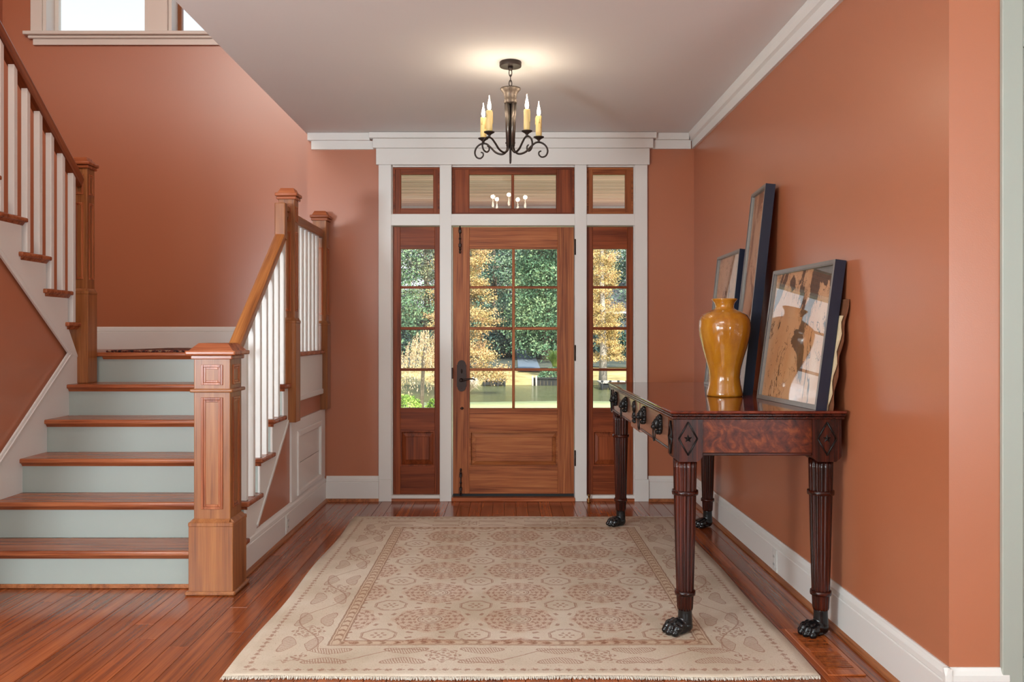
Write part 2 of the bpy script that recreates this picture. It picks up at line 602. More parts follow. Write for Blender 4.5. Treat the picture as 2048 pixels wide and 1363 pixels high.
def rug_mat():
    m, nt, p = new_mat('woven_rug')
    t = nt.nodes.new('ShaderNodeTexCoord')
    s = nt.nodes.new('ShaderNodeSeparateXYZ')
    nt.links.new(t.outputs['Object'], s.inputs[0])
    vobj = t.outputs['Object']
    X, Y = E(nt, s.outputs[0]), E(nt, s.outputs[1])
    wob = (E(nt, noise(nt, vobj, 26, 2)) - 0.5) * 0.010
    wob2 = (E(nt, noise(nt, vobj, 31, 2, 0.5, 0.4)) - 0.5) * 0.010
    u = X - 0.054 + wob
    v = Y - 4.51 + wob2
    au, av = u.abs(), v.abs()
    grain = E(nt, noise(nt, vobj, 120, 3, 0.6))
    lace = E(nt, noise(nt, vobj, 62, 2, 0.6))
    # ---- field lattice
    P = 0.39
    a = ((u / P + 0.5).frac() - 0.5) * P
    b = (((v - 0.03) / P + 0.5).frac() - 0.5) * P
    r = (a * a + b * b).sqrt()
    th = b.atan2(a)
    lace2 = E(nt, noise(nt, vobj, 115, 2, 0.6))
    edge = 0.160 + (th * 8).cos() * 0.012
    inside = r.lt(edge) * r.gt(0.060)
    pet1 = r.band(0.083, 0.020) * ((th * 12).cos() * 0.5 + (r * 300).sin() * 0.35 + (lace2 - 0.5) * 4.0).gt(0.22)
    pet2 = r.band(0.133, 0.028) * ((th * 16).cos() * 0.45 + ((r - 0.11) * 230).sin() * 0.45 + (lace2 - 0.5) * 4.4).gt(0.20)
    rosette = (pet1.max(pet2)) * inside
    halo = inside * 0.20
    ring = r.band(0.052, 0.0035).max(r.band(0.043, 0.0016))
    core = r.lt(0.034) * ((th * 6).cos() * 0.6 + (r * 260).sin()).gt(0.75)
    petal_tip = r.band(0.178, 0.008) * (th * 8 + PI).cos().gt(0.80)
    # ---- octagons between the rosettes
    a2 = ((u / P + 1.0).frac() - 0.5) * P
    b2 = (((v - 0.03) / P + 1.0).frac() - 0.5) * P
    q = a2.abs().max(b2.abs()).max((a2.abs() + b2.abs()) * 0.72)
    th2 = b2.atan2(a2)
    r2 = (a2 * a2 + b2 * b2).sqrt()
    octo = q.band(0.066, 0.0035) * (lace.gt(0.38)) + q.band(0.073, 0.0016)
    octf = r2.band(0.026, 0.008) * (th2 * 6).cos().gt(0.25) + r2.lt(0.008)
    field_in = au.lt(0.715) * av.lt(1.045)
    ink_f = (rosette.max(ring).max(core).max(petal_tip).max(octo).max(octf)) * field_in
    halo_f = halo * field_in
    # ---- borders
    ex = 1.089 - au
    ey = 1.38 - av
    side = ex.lt(ey)
    e = ex.min(ey)
    tt = side * v + (1 - side) * u
    g_in = e.between(0.318, 0.372)
    gl = e.band(0.318, 0.004).max(e.band(0.372, 0.004)).max(e.band(0.361, 0.0016)).max(e.band(0.329, 0.0016))
    chev = ((tt * 18 + (e - 0.345).abs() * 16).frac()).lt(0.34) * e.between(0.331, 0.359)
    g_out = e.between(0.050, 0.082)
    dots = (((tt * 150).sin() * 0.5 + (e * 220).sin() * 0.5 + (lace2 - 0.5) * 4).gt(0.22)) * g_out
    ol = e.band(0.092, 0.0016)
    # palmettes and flowers on a scrolling vine
    L = 0.30
    c1 = ((tt / L + 0.5).frac() - 0.5) * L
    odd = ((tt / L + 0.5).floor() / 2.0).frac().gt(0.25)
    ec = e - 0.205
    rf = (c1 * c1 + ec * ec).sqrt()
    tf = ec.atan2(c1)
    flower = rf.lt(0.058 + (tf * 8).cos() * 0.012) * ((rf * 300).sin() * 0.6 + (tf * 8).cos() * 0.7).gt(0.35)
    fl_out = (rf - (tf * 8).cos() * 0.010).band(0.060, 0.0022)
    vine = (ec - (tt * (2 * PI / 0.6)).sin() * 0.07).band(0.0, 0.0034)
    c2 = ((tt / L).frac() - 0.5) * L
    s2 = (ec.abs() - 0.045) - c2.abs() * 0.25
    leafshape = (c2.abs() / 0.085) * (c2.abs() / 0.085) + (s2 / 0.028) * (s2 / 0.028)
    hatch = ((c2 * 95 + ec * 30).frac()).lt(0.42)
    leaf = leafshape.lt(1.0) * hatch
    leafo = leafshape.band(1.0, 0.10)
    brd = e.between(0.098, 0.310)
    ink_b = ((flower.max(fl_out)) * odd + vine + leaf.max(leafo) + r.lt(-1)) * brd
    specks = brd * lace.gt(0.66) * grain.gt(0.52)
    ink = (ink_f + ink_b + dots + specks * 0.6).clamp()
    dark = (gl + chev).clamp()
    abr = noise(nt, vobj, 2.2, 4, 0.6)
    base = ramp(nt, abr, [(0.3, srgb(192, 174, 152)), (0.5, srgb(210, 193, 173)), (0.7, srgb(220, 206, 189))])
    base = mixc(nt, g_in * 0.35, base, srgb(196, 152, 112))
    base = mixc(nt, halo_f, base, srgb(190, 130, 100))
    soft = (grain * 0.7 + 0.35).clamp()
    c = mixc(nt, ink * 0.85 * soft, base, srgb(138, 74, 54))
    c = mixc(nt, dark * 0.85 * soft, c, srgb(124, 66, 42))
    c = mixc(nt, (grain - 0.5) * 0.5 + 0.1, c, srgb(168, 146, 120))
    nt.links.new(c, p.inputs['Base Color'])
    p.inputs['Roughness'].default_value = 0.95
    p.inputs['Specular IOR Level'].default_value = 0.1
    bump(nt, p, (grain - ink * 0.12).v, 0.35, 0.006)
    return m


m_rug = rug_mat()
m_fringe = plain('rug_fringe', srgb(226, 214, 198), 0.9)

# ------------------------------------------------------------------ main dimensions
CEIL = 2.767
YF = 6.49          # front wall face
XR = 1.415         # right wall face
XL = -3.985        # stairwell left wall
YS = 6.80          # landing far wall
XS = -1.376        # stair outer side face
XD = -2.69         # wall between the two flights
SC = 266.0         # photograph pixels per metre on the front wall


def fx(p): return (p - 1013) / SC
def fz(p): return 1.25 + (670 - p) / SC


# ------------------------------------------------------------------ floor
fl = Bld().box(-4.2, 4.3, -4.8, 2.86, -0.08, -0.0005).box(-4.2, 4.3, 2.86, 7.0, -0.08, -0.022).out('floor', w_floor)
tag(fl, 'reddish heart pine plank floor of the entrance hall', 'floor', 'structure')
bw = 0.0835
row = 0
x = XR - 0.004
while x > -2.72:
    x0, x1 = x - bw, x
    yend = 6.55 if x1 > -1.40 else 4.40
    y = 2.86 - random.uniform(0, 1.2)
    while y < yend - 0.05:
        ln = random.uniform(0.9, 2.4)
        ya, yb = max(y, 2.86), min(y + ln, yend)
        if yb - ya > 0.12:
            Bld().box(x0 + 0.0007, x1 - 0.0007, ya + 0.0007, yb - 0.0007, -0.021, random.uniform(-0.0004, 0.0002), bev=0.0011).out('floor_board', w_floor, fl)
        y += ln
    x -= bw + 0.0004

# ------------------------------------------------------------------ ceiling and walls
c = Bld().box(-1.504, 4.3, -4.8, 6.8, CEIL, CEIL + 0.2).box(-4.2, -1.504, -4.8, 2.40, CEIL, CEIL + 0.2).out('ceiling', m_ceil)
tag(c, 'smooth white flat ceiling over the hall, cut away over the stairs', 'ceiling', 'structure')
c = Bld().box(-4.2, -1.3, 2.2, 7.1, 5.5, 5.7).out('ceiling_upper', m_ceil)
tag(c, 'high ceiling above the stairwell', 'ceiling', 'structure')

OX0, OX1, OZ = fx(781.6), fx(1270), fz(329.5)
w = Bld().box(-1.504, OX0, YF, 6.82, 0, CEIL).box(OX1, 1.62, YF, 6.7, 0, CEIL).box(OX0, OX1, YF, 6.7, OZ, CEIL).out('wall_front', m_wall)
tag(w, 'orange front wall around the glazed entrance door', 'wall', 'structure')
w = Bld().box(XR, 1.578, 2.75, YF, 0, CEIL).box(1.578, 1.62, 2.87, YF, 0, CEIL).out('wall_right', m_wall)
tag(w, 'orange right wall behind the console table', 'wall', 'structure')
w = Bld().box(1.62, 4.3, 2.87, 3.0, 0, CEIL).box(4.2, 4.35, -4.8, 3.0, 0, CEIL).out('wall_side', m_cream_wall)
tag(w, 'cream wall of the room behind the camera, right side', 'wall', 'structure')
w = Bld()
w.box(-4.2, 4.35, -4.8, -4.65, 0, CEIL)
w = w.out('wall_back', m_cream_wall)
tag(w, 'cream wall of the living room behind the camera', 'wall', 'structure')
w = Bld().box(-4.15, XL, 2.3, 7.1, 0, 5.5).out('wall_left', m_wall)
tag(w, 'orange left wall of the stairwell', 'wall', 'structure')
w = Bld().box(-4.15, XL, -4.8, 2.3, 0, CEIL).out('wall_living', m_cream_wall)
tag(w, 'cream left wall of the living room behind the camera', 'wall', 'structure')

# landing far wall with two window openings
W1, W2 = (-3.669, -2.831), (-2.677, -1.839)
WZ0, WZ1 = 3.638, 5.0
w = Bld().box(XL, -1.3, YS, 7.02, 0, WZ0).box(XL, -1.3, YS, 7.02, WZ1, 5.5)
for a_, b_ in ((XL, W1[0]), (W1[1], W2[0]), (W2[1], -1.3)):
    w.box(a_, b_, YS, 7.02, WZ0, WZ1)
w = w.out('wall_stair', m_wall)
tag(w, 'tall orange wall above the stair landing, under the high window', 'wall', 'structure')
w = Bld().box(-1.504, -1.3, 2.2, 6.8, CEIL + 0.2, 5.5).box(XL, -1.504, 2.2, 2.4, CEIL + 0.2, 5.5).out('wall_upper', m_wall)
tag(w, 'orange upper storey walls enclosing the stairwell', 'wall', 'structure')


def wall_window(name, x0, x1, label, sash):
    t = thing(name, label, 'window', ((x0 + x1) / 2, 6.94, WZ0), 'structure')
    Bld().box(x0, x0 + 0.03, YS - 0.001, 6.93, WZ0, WZ1).box(x1 - 0.03, x1, YS - 0.001, 6.93, WZ0, WZ1).box(x0, x1, YS, 6.93, WZ1 - 0.03, WZ1).box(x0, x1, YS, 6.93, WZ0 - 0.002, WZ0 + 0.008).out('jamb', m_white, t)
    f = Bld()
    f.box(x0 + 0.0, x0 + 0.06, 6.93, 6.97, WZ0, WZ1).box(x1 - 0.06, x1, 6.93, 6.97, WZ0, WZ1)
    f.box(x0 + 0.06, x1 - 0.06, 6.93, 6.97, WZ0, WZ0 + 0.035).box(x0 + 0.06, x1 - 0.06, 6.93, 6.97, WZ1 - 0.05, WZ1)
    f.out('sash', sash, t)
    bx('pane', m_glass, t, x0 + 0.055, x1 - 0.055, 6.945, 6.951, WZ0 + 0.03, WZ1 - 0.045)
    return t


wall_window('window_1', W1[0], W1[1], 'high white sash window above the landing, left of the two', m_white)
wall_window('window_2', W2[0], W2[1], 'high window with a yellow wood sash, mostly hidden by the ceiling', w_fir['z'])
t = thing('trim_3', 'white casing and moulded sill board of the high stair window', 'trim', (-2.7, YS, 3.6), 'structure')
bx('casing', m_white, t, W1[0] - 0.085, W1[0] + 0.004, YS - 0.022, YS, WZ0, WZ1 + 0.1, bev=0.003)
bx('casing', m_white, t, W1[1] - 0.004, W2[0] + 0.004, YS - 0.022, YS, WZ0, WZ1 + 0.1, bev=0.003)
bx('casing', m_white, t, W2[1] - 0.004, W2[1] + 0.085, YS - 0.022, YS, WZ0, WZ1 + 0.1, bev=0.003)
sl = Bld().box(-3.80, -1.62, YS - 0.055, YS + 0.13, WZ0 - 0.028, WZ0 + 0.002, bev=0.008, seg=2).box(-3.77, -1.64, YS - 0.035, YS, WZ0 - 0.052, WZ0 - 0.028, bev=0.006).out('sill_board', m_white, t)
bx('apron', m_white, t, -3.735, -1.68, YS - 0.02, YS, WZ0 - 0.10, WZ0 - 0.052, bev=0.002)


# ------------------------------------------------------------------ crown and base mouldings
def crown_profile(s):  # offsets from wall face, z
    return [(0, 2.655), (0.018 * s, 2.655), (0.018 * s, 2.712), (0.034 * s, 2.722), (0.046 * s, 2.745), (0.052 * s, 2.7665), (0, 2.7665)]


w = Bld().prism([(XR - a_, z_) for a_, z_ in crown_profile(1)], 'xz', 2.75, YF - 0.0005).out('trim_4', m_white)
tag(w, 'white stepped crown moulding along the right wall', 'moulding', 'structure')
w = Bld().box(fx(622), fx(746.5), YF - 0.018, YF, fz(298), fz(281)).box(fx(616), fx(740), YF - 0.045, YF, fz(281), 2.766).out('trim_5', m_white)
tag(w, 'white stepped crown moulding left of the door', 'moulding', 'structure')
w = Bld().box(fx(1305.5), fx(1382), YF - 0.018, YF, fz(297), fz(279.5)).box(fx(1311), fx(1377), YF - 0.045, YF, fz(279.5), 2.766).out('trim_6', m_white)
tag(w, 'white stepped crown moulding right of the door', 'moulding', 'structure')

BH = 0.19


def baseboard(name, label, kind, a0, a1, face, d):
    """kind 'x': runs along x at y=face, projecting d in y; 'y': runs along y at x=face"""
    t = thing(name, label, 'baseboard', ((a0 + a1) / 2, face, 0) if kind == 'x' else (face, (a0 + a1) / 2, 0), 'structure')
    prof = [(0, 0.003), (0.018, 0.003), (0.018, 0.142), (0.014, 0.146), (0.017, 0.150), (0.016, 0.168), (0.009, 0.180), (0.006, BH), (0, BH)]
    shoe = [(0.018, 0.0008), (0.036, 0.0008), (0.035, 0.008), (0.029, 0.018), (0.018, 0.022)]
    pl = 'yz' if kind == 'x' else 'xz'
    Bld().prism([(face + d * q, z_) for q, z_ in prof], pl, a0, a1).out('board', m_white, t)
    Bld().prism([(face + d * q, z_) for q, z_ in shoe], pl, a0, a1).out('shoe_mould', w_shoe, t)
    return t


baseboard('baseboard_right', 'tall white baseboard along the right wall with a pine shoe mould', 'y', 2.73, YF - 0.018, XR, -1)
baseboard('baseboard_front', 'white baseboard between the stairs and the front door', 'x', XS + 0.018, fx(757.5), YF, -1)
baseboard('baseboard_corner', 'white baseboard between the front door and the right wall', 'x', fx(1297), XR - 0.019, YF, -1)
baseboard('baseboard_stair', 'white baseboard below the stair side wall', 'y', 4.41, YF - 0.018, XS, 1)
baseboard('baseboard_near', 'short white baseboard on the wall end facing the camera', 'x', XR - 0.02, 1.60, 2.75, -1)

# paneled door at the right edge
t = thing('door_2', 'pale panelled door at the far right edge', 'door', (1.9, 2.75, 0), 'structure')
d = Bld().box(1.578, 1.644, 2.735, 2.775, 0.0, 2.7, bev=0.002)
for z0_, z1_ in ((0.0, 0.224), (1.005, 1.068), (2.168, 2.7)):
    d.box(1.644, 2.25, 2.735, 2.775, z0_, z1_)
d.box(2.25, 2.32, 2.735, 2.775, 0, 2.7)
d.out('door_frame', m_doorw, t)
for z0_, z1_ in ((0.224, 1.005), (1.068, 2.168)):
    bx('door_panel', m_doorw, t, 1.644, 2.25, 2.75, 2.77, z0_, z1_)
w = Bld().box(1.60, 4.3, 2.776, 2.87, 0, CEIL).out('wall_near', m_wall)
tag(w, 'orange wall behind the pale panelled door', 'wall', 'structure')

# ------------------------------------------------------------------ entrance surround
t = thing('trim_1', 'white flat-board surround of the front door with mullions and stepped head', 'trim', (0.05, YF, 0), 'structure')
YC = YF - 0.024


def board(name, px0, px1, py0, py1, y0=YC, y1=6.66, bev=0.002):
    return bx(name, m_white, t, fx(px0), fx(px1), y0, y1, fz(py1), fz(py0), bev=bev)


board('casing', 757, 782.5, 329.5, 958, y1=YF)
board('casing', 1269.5, 1295, 329.5, 958, y1=YF)
board('plinth', 757.5, 783, 958, 1002.4, y0=YC - 0.004, y1=YF)
board('plinth', 1269, 1298, 958, 1002.4, y0=YC - 0.004, y1=YF)
board('jamb', 780, 784.6, 329.5, 1002.4, y0=YF, y1=6.66)
board('jamb', 1268, 1272, 329.5, 1002.4, y0=YF, y1=6.66)
board('mullion', 879.5, 903, 329.5, 1002.4)
board('mullion', 1149.6, 1173.5, 329.5, 1002.4)
for a_, b_ in ((782.5, 879.5), (903, 1149.6), (1173.5, 1269.5)):
    board('transom_bar', a_, b_, 427.5, 450.5)
    board('head_jamb', a_, b_, 326, 332.5, y0=YF)
for a_, b_ in ((782.5, 879.5), (1173.5, 1269.5)):
    board('sidelight_sill', a_, b_, 990, 996.5)
    bx('toe_strip', w_tread['x'], t, fx(a_), fx(b_), YC + 0.002, 6.6, 0.001, fz(996.5))
board('head_frieze', 752.5, 1299, 297, 329.5, y0=YC - 0.012, y1=YF)
board('head_band', 746.5, 1305.5, 278.5, 297, y0=YC - 0.030, y1=YF)
board('head_cap', 740, 1311, 267.2, 278.5, y0=YC - 0.055, y1=YF)
bx('threshold', w_tread['x'], t, fx(903), fx(1150), YC - 0.012, 6.62, 0.001, fz(994.5), bev=0.003)


# ------------------------------------------------------------------ glazed units
def rect_frame(b, x0, x1, z0, z1, gx0, gx1, gz0, gz1, y0, y1):
    b.box(x0, gx0, y0, y1, z0, z1)
    b.box(gx1, x1, y0, y1, z0, z1)
    b.box(gx0, gx1, y0, y1, gz1, z1)
    b.box(gx0, gx1, y0, y1, z0, gz0)


def panes(parent, gx0, gx1, zrows, cols, y, mw, wd):
    """zrows: list of (z0,z1) glass rows; muntins between; cols number of columns"""
    gw = (gx1 - gx0 - (cols - 1) * mw) / cols
    z0, z1 = min(r[0] for r in zrows), max(r[1] for r in zrows)
    for k in range(1, cols):
        xa = gx0 + k * gw + (k - 1) * mw
        bx('muntin', wd['z'], parent, xa, xa + mw, y - 0.012, y + 0.022, z0, z1, bev=0.004)
    rows = sorted(zrows)
    for (a0, a1), (b0, b1) in zip(rows[:-1], rows[1:]):
        for k in range(cols):
            xa = gx0 + k * (gw + mw)
            bx('muntin', wd['x'], parent, xa, xa + gw, y - 0.010, y + 0.022, a1, b0, bev=0.004)
    for a0, a1 in rows:
        for k in range(cols):
            xa = gx0 + k * (gw + mw)
            bx('pane', m_glass, parent, xa - 0.002, xa + gw + 0.002, y + 0.004, y + 0.008, a0 - 0.002, a1 + 0.002)


def stop_mould(parent, gx0, gx1, gz0, gz1, y, wd, w=0.009):
    b = Bld()
    rect_frame(b, gx0 - 0.001, gx1 + 0.001, gz0 - 0.001, gz1 + 0.001, gx0 + w * 0.3, gx1 - w * 0.3, gz0 + w * 0.3, gz1 - w * 0.3, y - 0.008, y + 0.02)
    b.out('glazing_bead', wd['z'], parent)


def raised_panel(parent, x0, x1, z0, z1, cx0, cx1, cz0, cz1, y, wd, grain='x'):
    """recessed field with sloping sides up to a flat raised centre"""
    b = Bld()
    st = 0.010
    rect_frame(b, x0, x1, z0, z1, x0 + st, x1 - st, z0 + st, z1 - st, y - 0.003, y + 0.02)
    o = [(x0 + st, z0 + st), (x1 - st, z0 + st), (x1 - st, z1 - st), (x0 + st, z1 - st)]
    i = [(cx0, cz0), (cx1, cz0), (cx1, cz1), (cx0, cz1)]
    vo = [b.bm.verts.new((p[0], y + 0.018, p[1])) for p in o]
    vi = [b.bm.verts.new((p[0], y + 0.006, p[1])) for p in i]
    vj = [b.bm.verts.new((p[0] + sx_ * 0.003, y + 0.001, p[1] + sz_ * 0.003)) for p, (sx_, sz_) in zip(i, ((1, 1), (-1, 1), (-1, -1), (1, -1)))]
    fs = []
    for A, Bv in ((vo, vi), (vi, vj)):
        for k in range(4):
            fs.append(b._face([A[k], A[(k + 1) % 4], Bv[(k + 1) % 4], Bv[k]], 0, False))
    fs.append(b._face(vj, 0, False))
    bmesh.ops.recalc_face_normals(b.bm, faces=fs)
    b.box(x0, x1, y + 0.019, y + 0.03, z0, z1)
    return b.out('raised_panel', wd[grain], parent)


YD = 6.505
ROWS_PX = [(495.9, 571), (576, 653.3), (659.3, 736.5), (742, 817)]
rowsz = [(fz(b_), fz(a_)) for a_, b_ in ROWS_PX]


def sidelight(name, label, px0, px1, gp0, gp1):
    t = thing(name, label, 'window', ((fx(px0) + fx(px1)) / 2, YD, 0.05), 'structure')
    x0, x1, g0, g1 = fx(px0), fx(px1), fx(gp0), fx(gp1)
    zb, zt = fz(990), fz(451.8)
    bx('stile', w_dark['z'], t, x0, g0, YD, YD + 0.045, zb, zt, bev=0.002)
    bx('stile', w_dark['z'], t, g1, x1, YD, YD + 0.045, zb, zt, bev=0.002)
    bx('top_rail', w_dark['x'], t, g0, g1, YD, YD + 0.045, fz(495.9), zt, bev=0.0015)
    bx('lock_rail', w_dark['x'], t, g0, g1, YD, YD + 0.045, fz(862), fz(817), bev=0.0015)
    bx('bottom_rail', w_dark['x'], t, g0, g1, YD, YD + 0.045, zb, fz(933), bev=0.0015)
    panes(t, g0, g1, rowsz, 1, YD + 0.016, 0.02, w_dark)
    stop_mould(t, g0, g1, fz(817), fz(495.9), YD + 0.016, w_dark)
    wd_ = g1 - g0
    raised_panel(t, g0, g1, fz(933), fz(862), g0 + 0.04, g1 - 0.04, fz(921), fz(874), YD + 0.006, w_dark, 'z')
    return t


sidelight('window_3', 'mahogany sidelight with four stacked panes left of the front door', 785, 878.8, 799.3, 868.5)
sidelight('window_4', 'mahogany sidelight with four stacked panes right of the front door', 1174, 1267.5, 1186.7, 1255.7)


def transom(name, label, px0, px1, gp0, gp1, cols, wd):
    t = thing(name, label, 'window', ((fx(px0) + fx(px1)) / 2, YD, fz(426.6)), 'structure')
    x0, x1, g0, g1 = fx(px0), fx(px1), fx(gp0), fx(gp1)
    zb, zt, gb, gt = fz(426.8), fz(333.2), fz(415.2), fz(346.5)
    bx('stile', wd['z'], t, x0, g0, YD, YD + 0.045, zb, zt, bev=0.002)
    bx('stile', wd['z'], t, g1, x1, YD, YD + 0.045, zb, zt, bev=0.002)
    bx('top_rail', wd['x'], t, g0, g1, YD, YD + 0.045, gt, zt, bev=0.0015)
    bx('bottom_rail', wd['x'], t, g0, g1, YD, YD + 0.045, zb, gb, bev=0.0015)
    # raised outer lip
    b = Bld()
    rect_frame(b, x0, x1, zb, zt, x0 + 0.014, x1 - 0.014, zb + 0.012, zt - 0.014, YD - 0.008, YD)
    b.out('lip', wd['x'], t)
    panes(t, g0, g1, [(gb, gt)], cols, YD + 0.016, 0.021, wd)
    stop_mould(t, g0, g1, gb, gt, YD + 0.016, wd)
    return t


transom('window_5', 'small square transom window above the left sidelight', 785, 878.8, 799.8, 866, 1, w_dark)
transom('window_6', 'wide two-pane transom window above the front door', 903.8, 1149, 937.5, 1113.6, 2, w_dark)
transom('window_7', 'small square transom window above the right sidelight', 1174, 1267.5, 1186.3, 1252.6, 1, w_door)

# ------------------------------------------------------------------ front door
t = thing('door_1', 'mahogany front door with eight panes and a raised lower panel', 'door', (0.055, YD, 0.03), 'structure')
x0, x1, g0, g1 = fx(905.2), fx(1148.7), fx(938.5), fx(1115.7)
zb, zt = fz(988.5), fz(452.5)
bx('stile', w_door['z'], t, x0, g0, YD, YD + 0.045, zb, zt, bev=0.002)
bx('stile', w_door['z'], t, g1, x1, YD, YD + 0.045, zb, zt, bev=0.002)
bx('top_rail', w_door['x'], t, g0, g1, YD, YD + 0.045, fz(495.9), zt, bev=0.0015)
bx('lock_rail', w_door['x'], t, g0, g1, YD, YD + 0.045, fz(863), fz(817.5), bev=0.0015)
bx('bottom_rail', w_door['x'], t, g0, g1, YD, YD + 0.045, zb, fz(933.8), bev=0.0015)
panes(t, g0, g1, rowsz, 2, YD + 0.016, 0.021, w_door)
stop_mould(t, g0, g1, fz(817.5), fz(495.9), YD + 0.016, w_door)
raised_panel(t, g0, g1, fz(933.8), fz(863), fx(951), fx(1105.5), fz(924), fz(875), YD + 0.006, w_door, 'x')
bx('weatherstrip', m_rubber, t, x0, x1, YD + 0.004, YD + 0.04, fz(994), zb)
# lock plate with stepped round ends
pc, pw = fx(922.7), 0.036
zt_, zb_ = fz(720), fz(783)
poly = []
for k in range(13):
    a_ = PI * k / 12
    poly.append((pc + 0.031 * math.cos(a_), zt_ - 0.034 + 0.034 * math.sin(a_)))
poly += [(pc - pw, zt_ - 0.036), (pc - pw, zb_ + 0.036)]
for k in range(13):
    a_ = PI + PI * k / 12
    poly.append((pc + 0.031 * math.cos(a_), zb_ + 0.034 + 0.034 * math.sin(a_)))
poly += [(pc + pw, zb_ + 0.036), (pc + pw, zt_ - 0.036)]
pl = Bld().prism(poly, 'xz', YD - 0.008, YD)
pl.ball((pc, YD - 0.008, zb_ + 0.02), (0.003, 0.003, 0.003), 8)
pl = pl.out('lock_plate', m_bronze, t)
zl = fz(760)
lv = Bld().lathe([(0.014, 0), (0.014, 0.012), (0.010, 0.016), (0.009, 0.04)], (pc - 0.002, YD - 0.008, zl), 14, M=Matrix.Rotation(PI / 2, 4, 'X'))
lv.ball((pc - 0.002, YD - 0.046, zl), (0.013, 0.010, 0.013), 12)
lv.tube([(pc - 0.002, YD - 0.044, zl), (pc + 0.025, YD - 0.046, zl + 0.002), (pc + 0.055, YD - 0.047, zl + 0.010), (pc + 0.085, YD - 0.046, zl + 0.011), (pc + 0.105, YD - 0.044, zl + 0.004)], [0.008, 0.007, 0.0065, 0.006, 0.0035], 8)
lv.out('lever_handle', m_bronze, pl)
tb = Bld().ball((pc, YD - 0.012, fz(742)), (0.006, 0.008, 0.018), 10)
tb.out('thumb_turn', m_bronze, pl)
Bld().ball((fx(923.5), YD - 0.006, fz(816.6)), (0.013, 0.014, 0.010), 12).out('bolt_knob', m_bronze, t)
for py0, py1 in ((479, 508), (691, 720), (901, 930)):
    h = Bld().tube([(fx(1150.3), YC - 0.002, fz(py1)), (fx(1150.3), YC - 0.002, fz(py0))], 0.0055, 8)
    h.ball((fx(1150.3), YC - 0.002, fz(py0)), 0.006, 8).ball((fx(1150.3), YC - 0.002, fz(py1)), 0.006, 8)
    h.out('hinge', m_bronze, t)


def surface_bolt(px, py0, py1, flip):
    za, zb2 = fz(py1), fz(py0)
    xx = fx(px)
    b = Bld().tube([(xx, YD - 0.012, za), (xx, YD - 0.012, zb2)], 0.0045, 8)
    for k in (0.12, 0.5, 0.88):
        b.lathe([(0.008, -0.006), (0.0085, 0), (0.008, 0.006)], (xx, YD - 0.012, za + (zb2 - za) * k), 10)
    for k in (0.25, 0.78):
        zc = za + (zb2 - za) * k
        b.box(xx - 0.010, xx + 0.010, YD - 0.020, YD, zc - 0.014, zc + 0.014, bev=0.003)
    zk = za if flip else zb2
    b.ball((xx, YD - 0.014, zk), (0.008, 0.008, 0.012), 10)
    b.out('surface_bolt', m_bronze, t)


surface_bolt(919.5, 449.5, 503, True)
surface_bolt(921, 940, 992, False)
bx('strike_plate', m_bronze, t, fx(903.2), fx(905.4), YC - 0.003, YD, fz(757), fz(735))

d = Bld().lathe([(0.016, 0), (0.016, 0.006), (0.008, 0.012), (0.007, 0.045), (0.011, 0.05), (0.011, 0.062)], (fx(1177), 6.43, 0.0005), 14).out('door_stop', m_gold)
tag(d, 'small brass door stop on the floor right of the front door', 'door stop')

# ------------------------------------------------------------------ staircase
RISE, RUN, D1 = 0.19, 0.254, 4.224
ST = thing('staircase', 'wooden staircase turning back at a landing, white balusters and square newels', 'staircase', (-2.0, 5.0, 0))


def nose(n): return D1 + RUN * (n - 1)


LZ = 6 * RISE
for n in range(1, 6):
    y0_ = nose(n)
    b = Bld().box(XD + 0.001, XS + 0.034, y0_, nose(n + 1) + 0.028, n * RISE - 0.026, n * RISE, bev=0.009, seg=3)
    b.prism([(y0_ + 0.028, n * RISE - 0.044), (y0_ + 0.014, n * RISE - 0.026), (y0_ + 0.03, n * RISE - 0.026)], 'yz', XD + 0.001, XS + 0.018)
    b.prism([(XS, n * RISE - 0.044), (XS + 0.018, n * RISE - 0.026), (XS, n * RISE - 0.026)], 'xz', y0_ + 0.02, nose(n + 1) + 0.03)
    b.out('tread', w_tread['x'], ST)
for n in range(1, 7):
    yr = nose(n) + 0.030
    bx('riser', m_sage, ST, XD + 0.001, XS - 0.002, yr, yr + 0.018, (n - 1) * RISE, n * RISE - 0.026)
bx('toe_strip', w_shoe, ST, XD + 0.001, -1.53, nose(1) + 0.016, nose(1) + 0.030, 0.001, 0.022, bev=0.004)
# landing
b = Bld().box(XL + 0.002, XS + 0.034, nose(6), YS - 0.001 if False else 6.485, LZ - 0.026, LZ, bev=0.009, seg=3)
b.box(XL + 0.002, -1.506, 6.485, YS - 0.001, LZ - 0.026, LZ)
b.prism([(nose(6) + 0.028, LZ - 0.044), (nose(6) + 0.014, LZ - 0.026), (nose(6) + 0.03, LZ - 0.026)], 'yz', XD + 0.1, XS + 0.018)
b.prism([(XS, LZ - 0.044), (XS + 0.018, LZ - 0.026), (XS, LZ - 0.026)], 'xz', 5.49, 6.485)
b.out('landing', w_tread['x'], ST)
